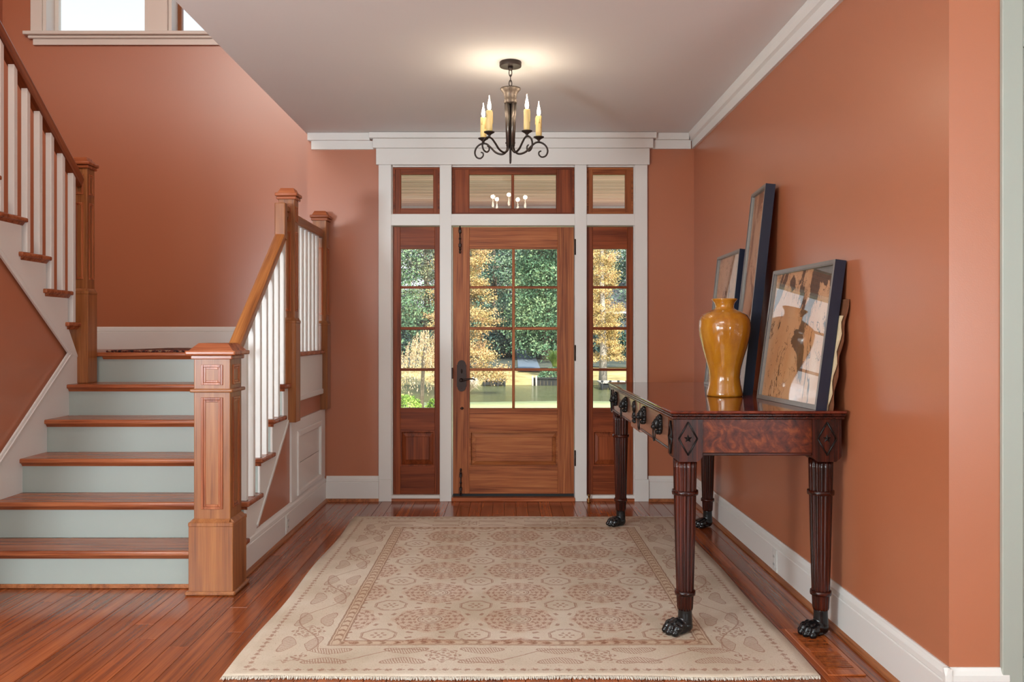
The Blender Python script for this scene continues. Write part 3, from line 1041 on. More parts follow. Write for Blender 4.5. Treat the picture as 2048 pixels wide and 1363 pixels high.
# outer stringer (sawtooth)
lowz = lambda y: max(0.004, 0.193 + 0.748 * (y - 4.687))
b = Bld()
for n in range(1, 6):
    ya, yb = nose(n) + 0.030, min(nose(n + 1) + 0.030, 5.49)
    pts = [(ya, lowz(ya)), (4.429, 0.004), (yb, lowz(yb))] if ya < 4.429 < yb else [(ya, lowz(ya)), (yb, lowz(yb))]
    b.prism(pts + [(yb, n * RISE - 0.026), (ya, n * RISE - 0.026)], 'yz', XS - 0.001, XS + 0.012)
b.out('stringer', m_white, ST)
b = Bld().sweep([(XS + 0.012, 4.70, 0.193 + 0.748 * 0.013 + 0.008), (XS + 0.012, 5.40, 0.193 + 0.748 * 0.713 + 0.008)], [(0, -0.008), (0.006, -0.008), (0.006, 0.008), (0, 0.008)])
b.out('stringer_bead', m_white, ST)
# landing fascia
bx('fascia', m_white, ST, XS - 0.001, XS + 0.014, 5.49, 6.40, 0.855, LZ - 0.026)
bx('fascia_bead', m_white, ST, XS - 0.001, XS + 0.022, 5.49, 6.40, 0.818, 0.856, bev=0.005)

w = Bld().prism([(4.44, 0.0), (YF, 0.0), (YF, LZ - 0.03), (5.53, LZ - 0.03), (5.53, 0.93), (4.56, 0.2), (4.44, 0.1)], 'yz', XS - 0.07, XS - 0.002).out('wall_understair', m_wall)
tag(w, 'orange triangular wall below the lower stair flight', 'wall', 'structure')

# divider wall between the flights
SLP = 0.752
w = Bld().prism([(3.0, 0), (5.38, 0), (5.38, 1.06), (5.27, 1.15), (3.0, 1.15 + SLP * 2.27)], 'yz', XD - 0.10, XD - 0.002).out('wall_divider', m_wall)
tag(w, 'orange wall between the two stair flights at the left edge', 'wall', 'structure')
# skirt of the lower flight and stringer of the upper flight, both on the divider
zk = lambda y: 1.143 - 0.748 * (5.27 - y)
zu = lambda y: 1.143 + SLP * (5.27 - y)
Bld().prism([(3.9, 0.004), (5.38, 0.004), (5.38, 1.12), (5.27, 1.143), (3.9, zk(3.9))], 'yz', XD - 0.002, XD + 0.010).out('skirt_board', m_white, ST)


def un(m): return 5.53 - 0.25 * (m - 1)


up = []
for m_ in range(1, 11):
    z_ = LZ + RISE * m_ - 0.026
    up += [(un(m_) - 0.03, z_ - RISE + (0.026 if m_ == 1 else 0)), (un(m_) - 0.03, z_)]
poly = [(5.38, LZ - 0.03)] + [p for p in up if p[0] < 5.38] + [(3.0, up[-1][1]), (3.0, zu(3.0)), (5.27, 1.143)]
Bld().prism(poly, 'yz', XD - 0.002, XD + 0.012).out('upper_stringer', m_white, ST)
b = Bld()
prof = [(0, -0.018), (0.012, -0.018), (0.014, -0.006), (0.008, 0.0), (0.012, 0.006), (0.010, 0.016), (0, 0.016)]
b.sweep([(XD + 0.011, 3.9, zk(3.9)), (XD + 0.011, 5.27, zk(5.27))], prof)
b.sweep([(XD + 0.011, 5.27, zu(5.27)), (XD + 0.011, 3.0, zu(3.0))], prof)
b.out('skirt_mould', m_white, ST)
for m_ in range(1, 11):
    z_ = LZ + RISE * m_
    b = Bld().box(XL + 0.002, XD + 0.035, un(m_) - 0.31, un(m_), z_ - 0.026, z_, bev=0.009, seg=3)
    b.prism([(XD + 0.012, z_ - 0.044), (XD + 0.026, z_ - 0.026), (XD + 0.012, z_ - 0.026)], 'xz', un(m_) - 0.29, un(m_) - 0.02)
    b.out('upper_tread', w_tread['x'], ST)
    bx('upper_riser', m_sage, ST, XL + 0.002, XD - 0.003, un(m_) - 0.048, un(m_) - 0.030, z_ - RISE, z_ - 0.026)
    # balusters, two to a tread
for k in range(-1, 10):
    y_ = 5.29 - 0.1262 * k if k >= 0 else None
    if y_ is None:
        continue
    m_ = max(q for q in range(1, 11) if un(q) > y_ + 0.001)
    zb_ = LZ + RISE * m_
    zt_ = 2.31 + 0.742 * (5.285 - y_) - 0.045
    bx('upper_baluster', m_white, ST, XD - 0.002, XD + 0.032, y_ - 0.017, y_ + 0.017, zb_, zt_, bev=0.002)

RAILP = [(-0.033, -0.012), (-0.024, -0.045), (-0.024, -0.060), (0.024, -0.060), (0.024, -0.045), (0.033, -0.012), (0.030, -0.003), (0.018, 0.0), (-0.018, 0.0), (-0.030, -0.003)]
Bld().sweep([(XD + 0.015, 5.40, 2.31 + 0.742 * (5.285 - 5.40)), (XD + 0.015, 3.0, 2.31 + 0.742 * 2.285)], RAILP).out('upper_handrail', w_railup_shaded, ST)
# lower handrail
rz = lambda y: 1.199 + 0.753 * (y - 4.362)
XH = -1.384
b = Bld().sweep([(XH, 4.30, rz(4.30)), (XH, 5.275, rz(5.275))], RAILP)
b.out('handrail', w_rail, ST)
b = Bld().box(XH - 0.033, XH + 0.033, 5.250, 5.305, rz(5.25) - 0.03, 2.06, bev=0.006, seg=2)
b.box(XH - 0.030, XH + 0.030, 5.30, 5.375, 2.015, 2.05, bev=0.004).box(XH - 0.022, XH + 0.022, 5.30, 5.375, 1.985, 2.016)
b.out('handrail_riser', w_fir['z'], ST)
# level landing rail
Bld().sweep([(XH, 5.48, 2.03), (XH, 6.37, 2.03)], RAILP).out('landing_rail', w_fir['y'], ST)

bal = [(1, 0.187), (2, 0.06), (2, 0.187), (3, 0.06), (3, 0.187), (4, 0.06), (4, 0.187), (5, 0.06)]
for n, dy in bal:
    y_ = nose(n) + dy
    bx('baluster', m_white, ST, XH - 0.017, XH + 0.017, y_ - 0.017, y_ + 0.017, n * RISE, rz(y_) - 0.055, bev=0.002)
for k in range(7):
    y_ = 5.555 + 0.115 * k
    bx('landing_baluster', m_white, ST, XH - 0.017, XH + 0.017, y_ - 0.017, y_ + 0.017, LZ, 1.975, bev=0.002)


def panel_face(b, x0, x1, z0, z1, y, axis, w=0.012, out=-1):
    """a picture-frame moulding and recessed field on a newel face"""
    def R(a0, a1, d0, d1, z0_, z1_):
        lo, hi = sorted((y + out * d0, y + out * d1))
        if axis == 'y':
            b.box(a0, a1, lo, hi, z0_, z1_, bev=0.0015)
        else:
            b.box(lo, hi, a0, a1, z0_, z1_, bev=0.0015)
    R(x0, x0 + w, -0.002, 0.005, z0, z1)
    R(x1 - w, x1, -0.002, 0.005, z0, z1)
    R(x0 + w, x1 - w, -0.002, 0.005, z1 - w, z1)
    R(x0 + w, x1 - w, -0.002, 0.005, z0, z0 + w)
    q = w * 1.9
    R(x0 + w, x0 + q, -0.002, 0.0025, z0 + w, z1 - w)
    R(x1 - q, x1 - w, -0.002, 0.0025, z0 + w, z1 - w)
    R(x0 + q, x1 - q, -0.002, 0.0025, z1 - q, z1 - w)
    R(x0 + q, x1 - q, -0.002, 0.0025, z0 + w, z0 + q)


def newel(xc, yc, hs, hb, z0, zbt, zcap, ztop, panels, box=False):
    """square newel: shaft half width hs, base block half width hb"""
    sh = Bld().box(xc - hs, xc + hs, yc - hs, yc + hs, z0 + 0.01, zcap, bev=0.003)
    sh = sh.out('newel_post', w_fir['z'], ST)
    b = Bld().box(xc - hb, xc + hb, yc - hb, yc + hb, z0, zbt - 0.03, bev=0.003)
    b.box(xc - hb - 0.002, xc + hb + 0.002, yc - hb - 0.002, yc + hb + 0.002, zbt - 0.034, zbt - 0.012, bev=0.004)
    b.prism([(xc - hb, zbt - 0.012), (xc + hb, zbt - 0.012), (xc + hs + 0.002, zbt + 0.003), (xc - hs - 0.002, zbt + 0.003)], 'xz', yc - hs, yc + hs)
    b.prism([(yc - hb, zbt - 0.012), (yc + hb, zbt - 0.012), (yc + hs + 0.002, zbt + 0.003), (yc - hs - 0.002, zbt + 0.003)], 'yz', xc - hs, xc + hs)
    if box:
        b.box(xc - hb - 0.014, xc + hb + 0.014, yc - hb - 0.014, yc + hb + 0.014, 0.0005, 0.02, bev=0.006)
    b.out('newel_base', w_fir['z'], sh)
    ow = hs + (0.033 if box else 0.02)
    c_ = Bld()
    c_.box(xc - hs - 0.012, xc + hs + 0.012, yc - hs - 0.012, yc + hs + 0.012, zcap - 0.016, zcap + 0.004, bev=0.004)
    c_.box(xc - ow, xc + ow, yc - ow, yc + ow, zcap + 0.004, zcap + 0.026, bev=0.007, seg=2)
    a_, hh = ow - 0.014, ow - 0.05 if box else ow - 0.03
    lo = [c_.bm.verts.new((xc + i * a_, yc + j * a_, zcap + 0.026)) for i, j in ((-1, -1), (1, -1), (1, 1), (-1, 1))]
    hi = [c_.bm.verts.new((xc + i * hh, yc + j * hh, ztop)) for i, j in ((-1, -1), (1, -1), (1, 1), (-1, 1))]
    for k in range(4):
        c_._face([lo[k], lo[(k + 1) % 4], hi[(k + 1) % 4], hi[k]], 0, False)
    c_._face(hi, 0, False)
    c_.out('newel_cap', w_tread['x'], sh)
    for za, zb2 in panels:
        f = Bld()
        iw = hs * (0.6 if box else 0.55)
        panel_face(f, xc - iw, xc + iw, za, zb2, yc - hs, 'y', 0.012 if box else 0.008)
        panel_face(f, yc - iw, yc + iw, za, zb2, xc + hs, 'x', 0.012 if box else 0.008, out=1)
        f.out('newel_panel', w_tread['z'], sh)
    return sh


n1 = newel(-1.4225, 4.2425, 0.088, 0.1075, 0.001, 0.362, 1.150, 1.212, [(0.41, 0.95), (1.01, 1.108)], True)
b = Bld().box(-1.4225 - 0.104, -1.4225 + 0.104, 4.2425 - 0.104, 4.2425 + 0.104, 0.974, 0.992, bev=0.006, seg=2)
b.out('newel_band', w_fir['x'], n1)
newel(XS, 5.43, 0.050, 0.061, 0.705, 1.357, 2.115, 2.172, [(1.40, 1.90), (1.96, 2.06)])
newel(-1.385, 6.42, 0.050, 0.060, 0.700, 1.354, 2.115, 2.172, [(1.40, 1.90)])
newel(XD + 0.016, 5.43, 0.050, 0.061, 0.951, 1.54, 2.31, 2.365, [(1.60, 2.08), (2.13, 2.26)])

# landing rug runner and landing baseboard
m_runner = None


def runner_mat():
    m, nt, p = new_mat('dark_oriental_runner')
    v = coords(nt)
    f = noise(nt, v, 28, 3, 0.7)
    nt.links.new(ramp(nt, f, [(0.35, srgb(40, 22, 20)), (0.48, srgb(110, 48, 36)), (0.56, srgb(150, 120, 92)), (0.66, srgb(70, 40, 36))], 'CONSTANT'), p.inputs['Base Color'])
    p.inputs['Roughness'].default_value = 0.95
    return m


b = Bld().box(-2.58, -1.55, 5.535, 6.55, LZ + 0.0005, LZ + 0.014, bev=0.004).out('landing_rug', runner_mat())
tag(b, 'dark patterned oriental rug lying on the stair landing', 'rug')
w = thing('baseboard_landing', 'white baseboard at the back of the stair landing', 'baseboard', (-2.7, YS, LZ), 'structure')
prof = [(0, 0.0), (0.018, 0.0), (0.018, 0.135), (0.014, 0.139), (0.017, 0.143), (0.014, 0.166), (0.006, 0.177), (0, 0.177)]
Bld().prism([(YS - q, LZ + z_) for q, z_ in prof], 'yz', XL, -1.504).out('board', m_white, w)

# access panel under the landing
t = thing('access_panel', 'white framed cupboard panel set in the wall under the stair landing', 'panel', (XS, 5.92, 0.45))
b = Bld()
xa, xb = XS - 0.001, XS + 0.012
b.box(xa, xb, 5.46, 5.63, 0.19, 0.70).box(xa, xb, 6.30, 6.47, 0.19, 0.70).box(xa, xb, 5.63, 6.30, 0.615, 0.70).box(xa, xb, 5.63, 6.30, 0.19, 0.215)
b.out('frame', m_white, t)
b = Bld()
for a0, a1, z0_, z1_ in ((5.60, 5.64, 0.20, 0.625), (6.29, 6.33, 0.20, 0.625), (5.64, 6.29, 0.585, 0.625), (5.64, 6.29, 0.20, 0.235)):
    b.box(xa, XS + 0.022, a0, a1, z0_, z1_, bev=0.005)
b.out('panel_mould', m_white, t)
bx('panel_board', m_white, t, xa, XS + 0.005, 5.64, 6.29, 0.235, 0.405)
bx('panel_board', m_white, t, xa, XS + 0.005, 5.64, 6.29, 0.409, 0.585)


def outlet(label, x, y, z, d):
    t = thing('wall_outlet', label, 'outlet', (x, y, z))
    Bld().box(x, x + d * 0.006, y - 0.036, y + 0.036, z - 0.058, z + 0.058, bev=0.002).out('cover_plate', m_plate, t)
    b = Bld()
    b.box(x + d * 0.006, x + d * 0.0085, y - 0.017, y + 0.017, z - 0.036, z + 0.036, bev=0.001)
    b.out('socket_face', m_plate, t)
    for dz in (-0.02, 0.02):
        for dy in (-0.007, 0.007):
            bx('slot', m_slot, t, x + d * 0.008, x + d * 0.0092, y + dy - 0.0015, y + dy + 0.0015, z + dz - 0.006, z + dz + 0.006)


outlet('white outlet in the baseboard below the stairs', XS + 0.0175, 5.32, 0.085, 1)
outlet('white outlet in the right wall baseboard behind the table legs', XR - 0.0175, 4.47, 0.082, -1)

# floor vent
t = thing('floor_vent', 'wooden floor register with two banks of slots beside the rug', 'vent', (1.25, 3.40, 0))
b = Bld()
b.box(1.185, 1.315, 3.16, 3.64, 0.0006, 0.0018)
vf = b.out('vent_base', m_slot, t)
b = Bld()
for a0, a1, c0, c1 in ((1.180, 1.198, 3.155, 3.645), (1.302, 1.320, 3.155, 3.645), (1.198, 1.302, 3.155, 3.205), (1.198, 1.302, 3.605, 3.645), (1.198, 1.302, 3.385, 3.425)):
    b.box(a0, a1, c0, c1, 0.0006, 0.006, bev=0.001)
b.out('vent_frame', w_floor, t)
for c0, c1 in ((3.205, 3.385), (3.425, 3.605)):
    k = 10
    for i in range(k):
        yy = c0 + (i + 0.5) * (c1 - c0) / k
        bx('slat', w_floor, t, 1.198, 1.302, yy - 0.0046, yy + 0.0046, 0.001, 0.0055)

# ------------------------------------------------------------------ rug
RX0, RX1, RY0, RY1 = -1.035, 1.143, 3.13, 5.89
t = thing('area_rug', 'large pale beige oriental rug with rose medallions and a floral border', 'rug', (0.05, 4.5, 0))
nx, ny = 60, 76
b = Bld()
grid = []
for j in range(ny + 1):
    rowv = []
    for i in range(nx + 1):
        u_, v_ = i / nx, j / ny
        xx = RX0 + (RX1 - RX0) * u_
        yy = RY0 + (RY1 - RY0) * v_
        e_ = min(1, 8 * min(u_, 1 - u_), 8 * min(v_, 1 - v_))
        xx += (1 - e_) * 0.006 * math.sin(yy * 5.1 + u_ * 3)
        yy += (1 - e_) * 0.006 * math.sin(xx * 6.3 + v_ * 2)
        zz = 0.009 + 0.0015 * math.sin(xx * 7) * math.sin(yy * 5)
        if j == 0:
            zz += 0.004 * max(0, math.sin(xx * 9 + 1.2)) ** 2
        rowv.append(b.bm.verts.new((xx, yy, zz)))
    grid.append(rowv)
for j in range(ny):
    for i in range(nx):
        b._face([grid[j][i], grid[j][i + 1], grid[j + 1][i + 1], grid[j + 1][i]], 0, True)
per = [grid[0][i] for i in range(nx + 1)] + [grid[j][nx] for j in range(1, ny + 1)] + [grid[ny][i] for i in range(nx - 1, -1, -1)] + [grid[j][0] for j in range(ny - 1, 0, -1)]
low = [b.bm.verts.new((v.co.x, v.co.y, 0.0006)) for v in per]
for k in range(len(per)):
    q = (k + 1) % len(per)
    b._face([per[q], per[k], low[k], low[q]], 0, False)
b.out('rug_pile', m_rug, t)
b = Bld()
for yy, sg in ((RY0, -1), (RY1, 1)):
    for k in range(700):
        xx = RX0 + (RX1 - RX0) * (k + random.random()) / 700
        ln = random.uniform(0.006, 0.017)
        dx = random.uniform(-0.006, 0.006)
        wv = 0.006 * math.sin(xx * 6.3 + (2 if sg > 0 else 0))
        p0 = (xx, yy + wv - sg * 0.004, 0.009)
        p1 = (xx + dx * 0.5, yy + wv + sg * ln * 0.5, 0.007)
        p2 = (xx + dx, yy + wv + sg * ln, 0.002)
        b.tube([p0, p1, p2], [0.0016, 0.0017, 0.0011], 4)
f = b.out('fringe', m_fringe, t)
f['kind'] = 'stuff'

# ------------------------------------------------------------------ console table
TX0, TX1, TY0, TY1, TZ = 0.672, 1.395, 3.52, 5.69, 0.94
t = thing('console_table', 'long dark mahogany console table with reeded legs, lion pulls and black paw feet', 'table', (1.03, 4.6, 0))
b = Bld().box(TX0, TX1, TY0, TY1, 0.9285, TZ, bev=0.004, seg=2, mi=0)
b.out('table_top', m_ttop, t)
b = Bld().box(TX0 + 0.003, TX1 - 0.003, TY0 + 0.003, TY1 - 0.003, 0.917, 0.928, bev=0.0045, seg=2)
b.box(TX0 + 0.006, TX1 - 0.006, TY0 + 0.006, TY1 - 0.006, 0.904, 0.9168, bev=0.005, seg=2)
b.out('top_edge_mould', w_table['y'], t)
BW = 0.120
ax0, ax1, ay0, ay1 = TX0 + 0.014, TX1 - 0.018, TY0 + 0.014, TY1 - 0.014
bx('apron_panel', m_burl, t, ax0 + BW, ax1 - BW, ay0 + 0.008, ay0 + 0.028, 0.765, 0.905)
bx('apron_bead', w_table['x'], t, ax0 + BW, ax1 - BW, ay0 + 0.002, ay0 + 0.026, 0.755, 0.767, bev=0.003)
bx('apron_panel', m_burl, t, ax0 + BW, ax1 - BW, ay1 - 0.028, ay1 - 0.008, 0.765, 0.905)
bx('apron_back', w_table['y'], t, ax1 - 0.028, ax1 - 0.008, ay0 + BW, ay1 - BW, 0.765, 0.905)
m_drawer = wood('drawer_veneer_with_sheen', srgb(96, 50, 34), srgb(146, 96, 72), srgb(172, 122, 96), 'y', 0.3, 20, objvar=0.1, coat=1.0, spec=1.0)  # veneer lightened to carry the whitish reflection of the door
m_drawer.node_tree.nodes['Principled BSDF'].inputs['Coat IOR'].default_value = 1.9
m_drawer.node_tree.nodes['Principled BSDF'].inputs['Coat Roughness'].default_value = 0.22


def table_block(xc0, yc0):
    x0, x1, y0, y1 = xc0, xc0 + BW, yc0, yc0 + BW
    b = Bld()
    ch = 0.022
    prof = [(x0, 0.905), (x0, 0.752), (x0 + ch * 0.3, 0.742), (x0 + ch, 0.730), (x1 - ch, 0.730), (x1 - ch * 0.3, 0.742), (x1, 0.752), (x1, 0.905)]
    b.prism(prof, 'xz', y0, y1)
    return b.out('corner_block', w_table['z'], t)


def diamond(blk, axis, face, c, zc, hw, hh, out):
    b = Bld()
    th = 0.0035
    def P(a, z, d):
        return (a, face + out * d, z) if axis == 'y' else (face + out * d, a, z)
    cs = [(c, zc + hh), (c + hw, zc), (c, zc - hh), (c - hw, zc)]
    for k in range(4):
        (a0, z0_), (a1, z1_) = cs[k], cs[(k + 1) % 4]
        b.tube([P(a0, z0_, 0.002), P(a1, z1_, 0.002)], th, 6)
    b.out('diamond_mould', m_blackm, blk)
    b = Bld()
    pts = []
    for k in range(10):
        r_ = 0.019 if k % 2 == 0 else 0.008
        a_ = PI / 2 + k * PI / 5
        pts.append((c + r_ * math.cos(a_), zc + r_ * math.sin(a_)))
    ctr = b.bm.verts.new(P(c, zc, 0.008))
    vs = [b.bm.verts.new(P(p[0], p[1], 0.0)) for p in pts]
    for k in range(10):
        b._face([ctr, vs[k], vs[(k + 1) % 10]], 0, False)
    bmesh.ops.recalc_face_normals(b.bm, faces=b.bm.faces[:])
    b.out('star', m_blackm, blk)


blocks = {}
for i, xc0 in enumerate((ax0, ax1 - BW)):
    for j, yc0 in enumerate((ay0, ay1 - BW)):
        blk = table_block(xc0, yc0)
        blocks[(i, j)] = blk
        if j == 0:
            diamond(blk, 'y', yc0, xc0 + BW / 2, 0.825, 0.038, 0.068, -1)
        if i == 0:
            diamond(blk, 'x', xc0, yc0 + BW / 2, 0.825, 0.038, 0.068, -1)


def paw_mesh():
    bb = Bld()
    bb.lathe([(0.030, 0.02), (0.031, 0.05), (0.029, 0.085), (0.029, 0.108)], (0, 0, 0), 16)
    bb.ball((0.0, 0, 0.030), (0.033, 0.033, 0.030), 14)
    bb.ball((-0.030, 0, 0.034), (0.042, 0.036, 0.030), 14)
    for dy, fxx in ((-0.037, -0.052), (-0.014, -0.068), (0.014, -0.068), (0.037, -0.052)):
        bb.ball((fxx, dy, 0.030), (0.022, 0.0165, 0.019), 12)
        bb.ball((fxx - 0.014, dy * 1.08, 0.015), (0.017, 0.0145, 0.0145), 12)
        bb.ball((fxx + 0.016, dy * 0.95, 0.044), (0.014, 0.0135, 0.012), 10)
    bb.ball((-0.030, 0, 0.012), (0.045, 0.036, 0.011), 14)
    tmp = bb.out('paw_source', m_black)
    md = tmp.modifiers.new('remesh', 'REMESH')
    md.mode = 'VOXEL'
    md.voxel_size = 0.0028
    ms = tmp.modifiers.new('smooth', 'SMOOTH')
    ms.factor = 0.5
    ms.iterations = 2
    dg = bpy.context.evaluated_depsgraph_get()
    me = bpy.data.meshes.new_from_object(tmp.evaluated_get(dg))
    for pl_ in me.polygons:
        pl_.use_smooth = True
    z0_ = min(v.co.z for v in me.vertices)
    for v in me.vertices:
        v.co.z -= z0_
    bpy.data.objects.remove(tmp)
    me.materials.clear()
    me.materials.append(m_black)
    return me


paw = paw_mesh()
reed = lambda th: 0.85 + 0.15 * abs(math.cos(th * 7)) ** 0.7


def table_leg(xc, yc, z0_):
    lg = Bld().lathe([(0.050, 0.735), (0.0495, 0.70), (0.045, 0.50), (0.040, 0.30), (0.0365, 0.18), (0.0335, 0.116), (0.031, 0.106)], (xc, yc, 0), 112, rf=reed).out('leg', w_table['z'], t)
    for zr, rr in ((0.596, 0.054), (0.178, 0.0425)):
        Bld().lathe([(rr - 0.008, -0.010), (rr, -0.009), (rr + 0.001, 0.0), (rr, 0.009), (rr - 0.008, 0.010)], (xc, yc, zr), 24).out('ring_band', w_table['x'], lg)
    o = link('paw_foot', paw.copy(), None)
    M = Matrix.Translation((xc, yc, z0_)) @ Matrix.Rotation(math.radians(16), 4, 'Z')
    o.data.transform(M)
    o.parent = lg
    return lg


for i, xc in enumerate((ax0 + BW / 2, ax1 - BW / 2)):
    for j, yc in enumerate((ay0 + BW / 2, ay1 - BW / 2)):
        table_leg(xc - (0.0 if i == 0 else 0.004), yc, 0.0095 if i == 0 else 0.0008)

# front (facing the stairs): drawers, centre block, pulls
xf = ax0 + 0.006
DZ0, DZ1 = 0.772, 0.903
for (ya, yb) in ((ay0 + BW + 0.003, 4.447), (4.753, ay1 - BW - 0.003)):
    dr = bx('drawer', m_drawer, t, xf, xf + 0.02, ya, yb, DZ0, DZ1, bev=0.002)
    bx('drawer_bead', w_table['y'], dr, xf - 0.005, xf + 0.02, ya, yb, DZ0 - 0.010, DZ0, bev=0.003)
    L_ = yb - ya
    for q in (0.23, 0.79):
        yc = ya + L_ * q
        h = Bld()
        zc = 0.853
        h.ball((xf - 0.006, yc, zc), (0.014, 0.029, 0.043), 14)
        for k in range(12):
            a_ = 2 * PI * k / 12
            h.ball((xf - 0.009, yc + 0.025 * math.cos(a_), zc + 0.037 * math.sin(a_)), (0.010, 0.0085, 0.0095), 8)
        h.ball((xf - 0.020, yc, zc + 0.004), (0.020, 0.020, 0.026), 12)
        h.ball((xf - 0.034, yc, zc - 0.010), (0.015, 0.013, 0.012), 12)
        h.ball((xf - 0.036, yc, zc + 0.003), (0.008, 0.006, 0.010), 8)
        for sg in (-1, 1):
            h.ball((xf - 0.030, yc + sg * 0.010, zc + 0.012), (0.006, 0.007, 0.005), 8)
            h.ball((xf - 0.018, yc + sg * 0.019, zc + 0.026), (0.007, 0.007, 0.008), 8)
        h.ball((xf - 0.018, yc, zc - 0.034), (0.010, 0.010, 0.012), 8)
        h = h.out('lion_pull', m_blackm, dr)
        pts = []
        for k in range(20):
            a_ = 2 * PI * k / 20
            pts.append((xf - 0.034 - 0.0, yc + 0.026 * math.cos(a_), zc - 0.042 + 0.031 * math.sin(a_)))
        Bld().tube(pts, 0.0033, 6, closed=True).out('pull_ring', m_blackm, h)
cb = Bld().box(xf - 0.005, xf + 0.02, 4.45, 4.75, 0.748, 0.903, bev=0.002).out('centre_block', m_drawer, t)
h = Bld()
for (dy, dz, ry, rz_) in ((0, 0.045, 0.014, 0.018), (0, 0.018, 0.017, 0.02), (-0.016, 0.03, 0.012, 0.02), (0.016, 0.03, 0.012, 0.02), (0, -0.012, 0.013, 0.018), (-0.014, -0.025, 0.014, 0.012), (0.014, -0.025, 0.014, 0.012), (0, -0.042, 0.018, 0.014), (-0.02, -0.048, 0.012, 0.009), (0.02, -0.048, 0.012, 0.009)):
    h.ball((xf - 0.009, 4.6 + dy, 0.838 + dz), (0.012, ry, rz_), 10)
h.out('figure_plaque', m_blackm, cb)


# ------------------------------------------------------------------ pictures leaning on the wall
def picture(label, bn, bf, tilt, h, depth, face_w, m_art, lip=0.0):
    """bn/bf: near and far bottom front corners on the table; tilt: metres the top leans to +x"""
    bn, bf = Vector(bn), Vector(bf)
    u_ = (bf - bn)
    w_ = u_.length
    u_.normalize()
    up_ = Vector((tilt, 0, math.sqrt(max(h * h - tilt * tilt, 0.01)))) / h
    up_ = (up_ - u_ * up_.dot(u_)).normalized()
    nrm = u_.cross(up_)
    if nrm.x > 0:
        nrm = -nrm      # towards the room
    M = Matrix((( u_.x, -nrm.x, up_.x, bn.x), (u_.y, -nrm.y, up_.y, bn.y), (u_.z, -nrm.z, up_.z, bn.z), (0, 0, 0, 1)))
    t = thing('picture_frame', label, 'picture', ((bn.x + bf.x) / 2, (bn.y + bf.y) / 2, TZ), group='framed prints leaning on the wall')
    b = Bld()
    for a0, a1, c0, c1 in ((0, face_w, 0, h), (w_ - face_w, w_, 0, h), (face_w, w_ - face_w, 0, face_w), (face_w, w_ - face_w, h - face_w, h)):
        b.box(a0, a1, 0, depth, c0, c1, M=M)
    nav = b.out('frame', [m_navy, m_silver], t)
    nav.data.update()
    for p in nav.data.polygons:
        if p.normal.dot(nrm) > 0.9:
            p.material_index = 1
    b = Bld()
    for a0, a1, c0, c1 in ((face_w, face_w + 0.004, face_w, h - face_w), (w_ - face_w - 0.004, w_ - face_w, face_w, h - face_w), (face_w, w_ - face_w, face_w, face_w + 0.004), (face_w, w_ - face_w, h - face_w - 0.004, h - face_w)):
        b.box(a0, a1, 0.002, 0.016, c0, c1, M=M)
    b.out('inner_lip', m_silver, t)
    Bld().box(face_w, w_ - face_w, 0.018, 0.022, face_w, h - face_w, M=M).out('art_print', m_art, t)
    Bld().box(face_w + 0.0045, w_ - face_w - 0.0045, 0.010, 0.012, face_w + 0.0045, h - face_w - 0.0045, M=M).out('picture_glass', m_pglass, t)
    return M, w_


a1_ = art('mottled_map_print', 1.0, srgb(196, 140, 98), srgb(78, 64, 54), 0.56)
a2_ = art('mottled_bark_print', 2.3, srgb(206, 176, 150), srgb(120, 96, 78), 0.57)
a3_ = art('pale_branch_print', 4.1, srgb(214, 178, 152), srgb(110, 84, 74), 0.62)
z_ = TZ + 0.001
M1, w1 = picture('wide framed brown print nearest the camera, leaning at the table end', (1.278, 3.555, z_), (1.232, 4.24, z_), 0.085, 0.63, 0.046, 0.016, a1_)
M2, w2 = picture('tall narrow framed print leaning behind the mustard vase', (1.222, 4.45, z_), (1.25, 4.815, z_), 0.118, 1.10, 0.050, 0.014, a2_)
M3, w3 = picture('framed pale branch print farthest along the table, partly behind the tall one', (1.252, 4.93, z_), (1.262, 5.50, z_), 0.085, 0.81, 0.040, 0.014, a3_)

# loose deckled sheets behind the near picture
def sheet(label, M, x0, y, w_, h, mat, seed):
    rr = random.Random(seed)
    pts = []
    n = 16
    for k in range(n + 1):
        pts.append((x0 + 0.010 * math.sin(k * 1.3 + seed) - 0.022 * (k / n) + rr.uniform(-0.003, 0.003), h * k / n))
    pts = pts + [(x0 + w_, h), (x0 + w_, 0.0)]
    o = Bld().prism(pts, 'xz', y, y + 0.006, M=M).out('deckled_board', mat)
    tag(o, label, 'board')
    return o


sheet('cream mat board tucked behind the nearest framed print', M1, 0.0, 0.049, 0.5, 0.40, m_cream, 1)
sheet('brown wavy-edged board behind the cream mat board', M1, -0.008, 0.060, 0.5, 0.47, m_tanedge, 4)

# ------------------------------------------------------------------ vase
prof = [(0.0, 0.004), (0.088, 0.0), (0.091, 0.006), (0.089, 0.02), (0.080, 0.06), (0.076, 0.095), (0.080, 0.135), (0.094, 0.19), (0.112, 0.25), (0.125, 0.305), (0.1295, 0.345), (0.127, 0.385), (0.112, 0.412), (0.082, 0.430), (0.056, 0.440), (0.047, 0.447), (0.046, 0.460), (0.050, 0.474), (0.060, 0.486), (0.064, 0.491), (0.063, 0.495), (0.056, 0.492), (0.044, 0.474), (0.040, 0.45), (0.05, 0.43), (0.10, 0.39), (0.118, 0.34), (0.09, 0.2), (0.0, 0.03)]
v = Bld().lathe(prof, (1.112, 4.385, TZ + 0.0008), 64, mi=0, cap=False).out('vase', m_glaze)
tag(v, 'glossy mustard yellow baluster vase standing on the console table', 'vase')

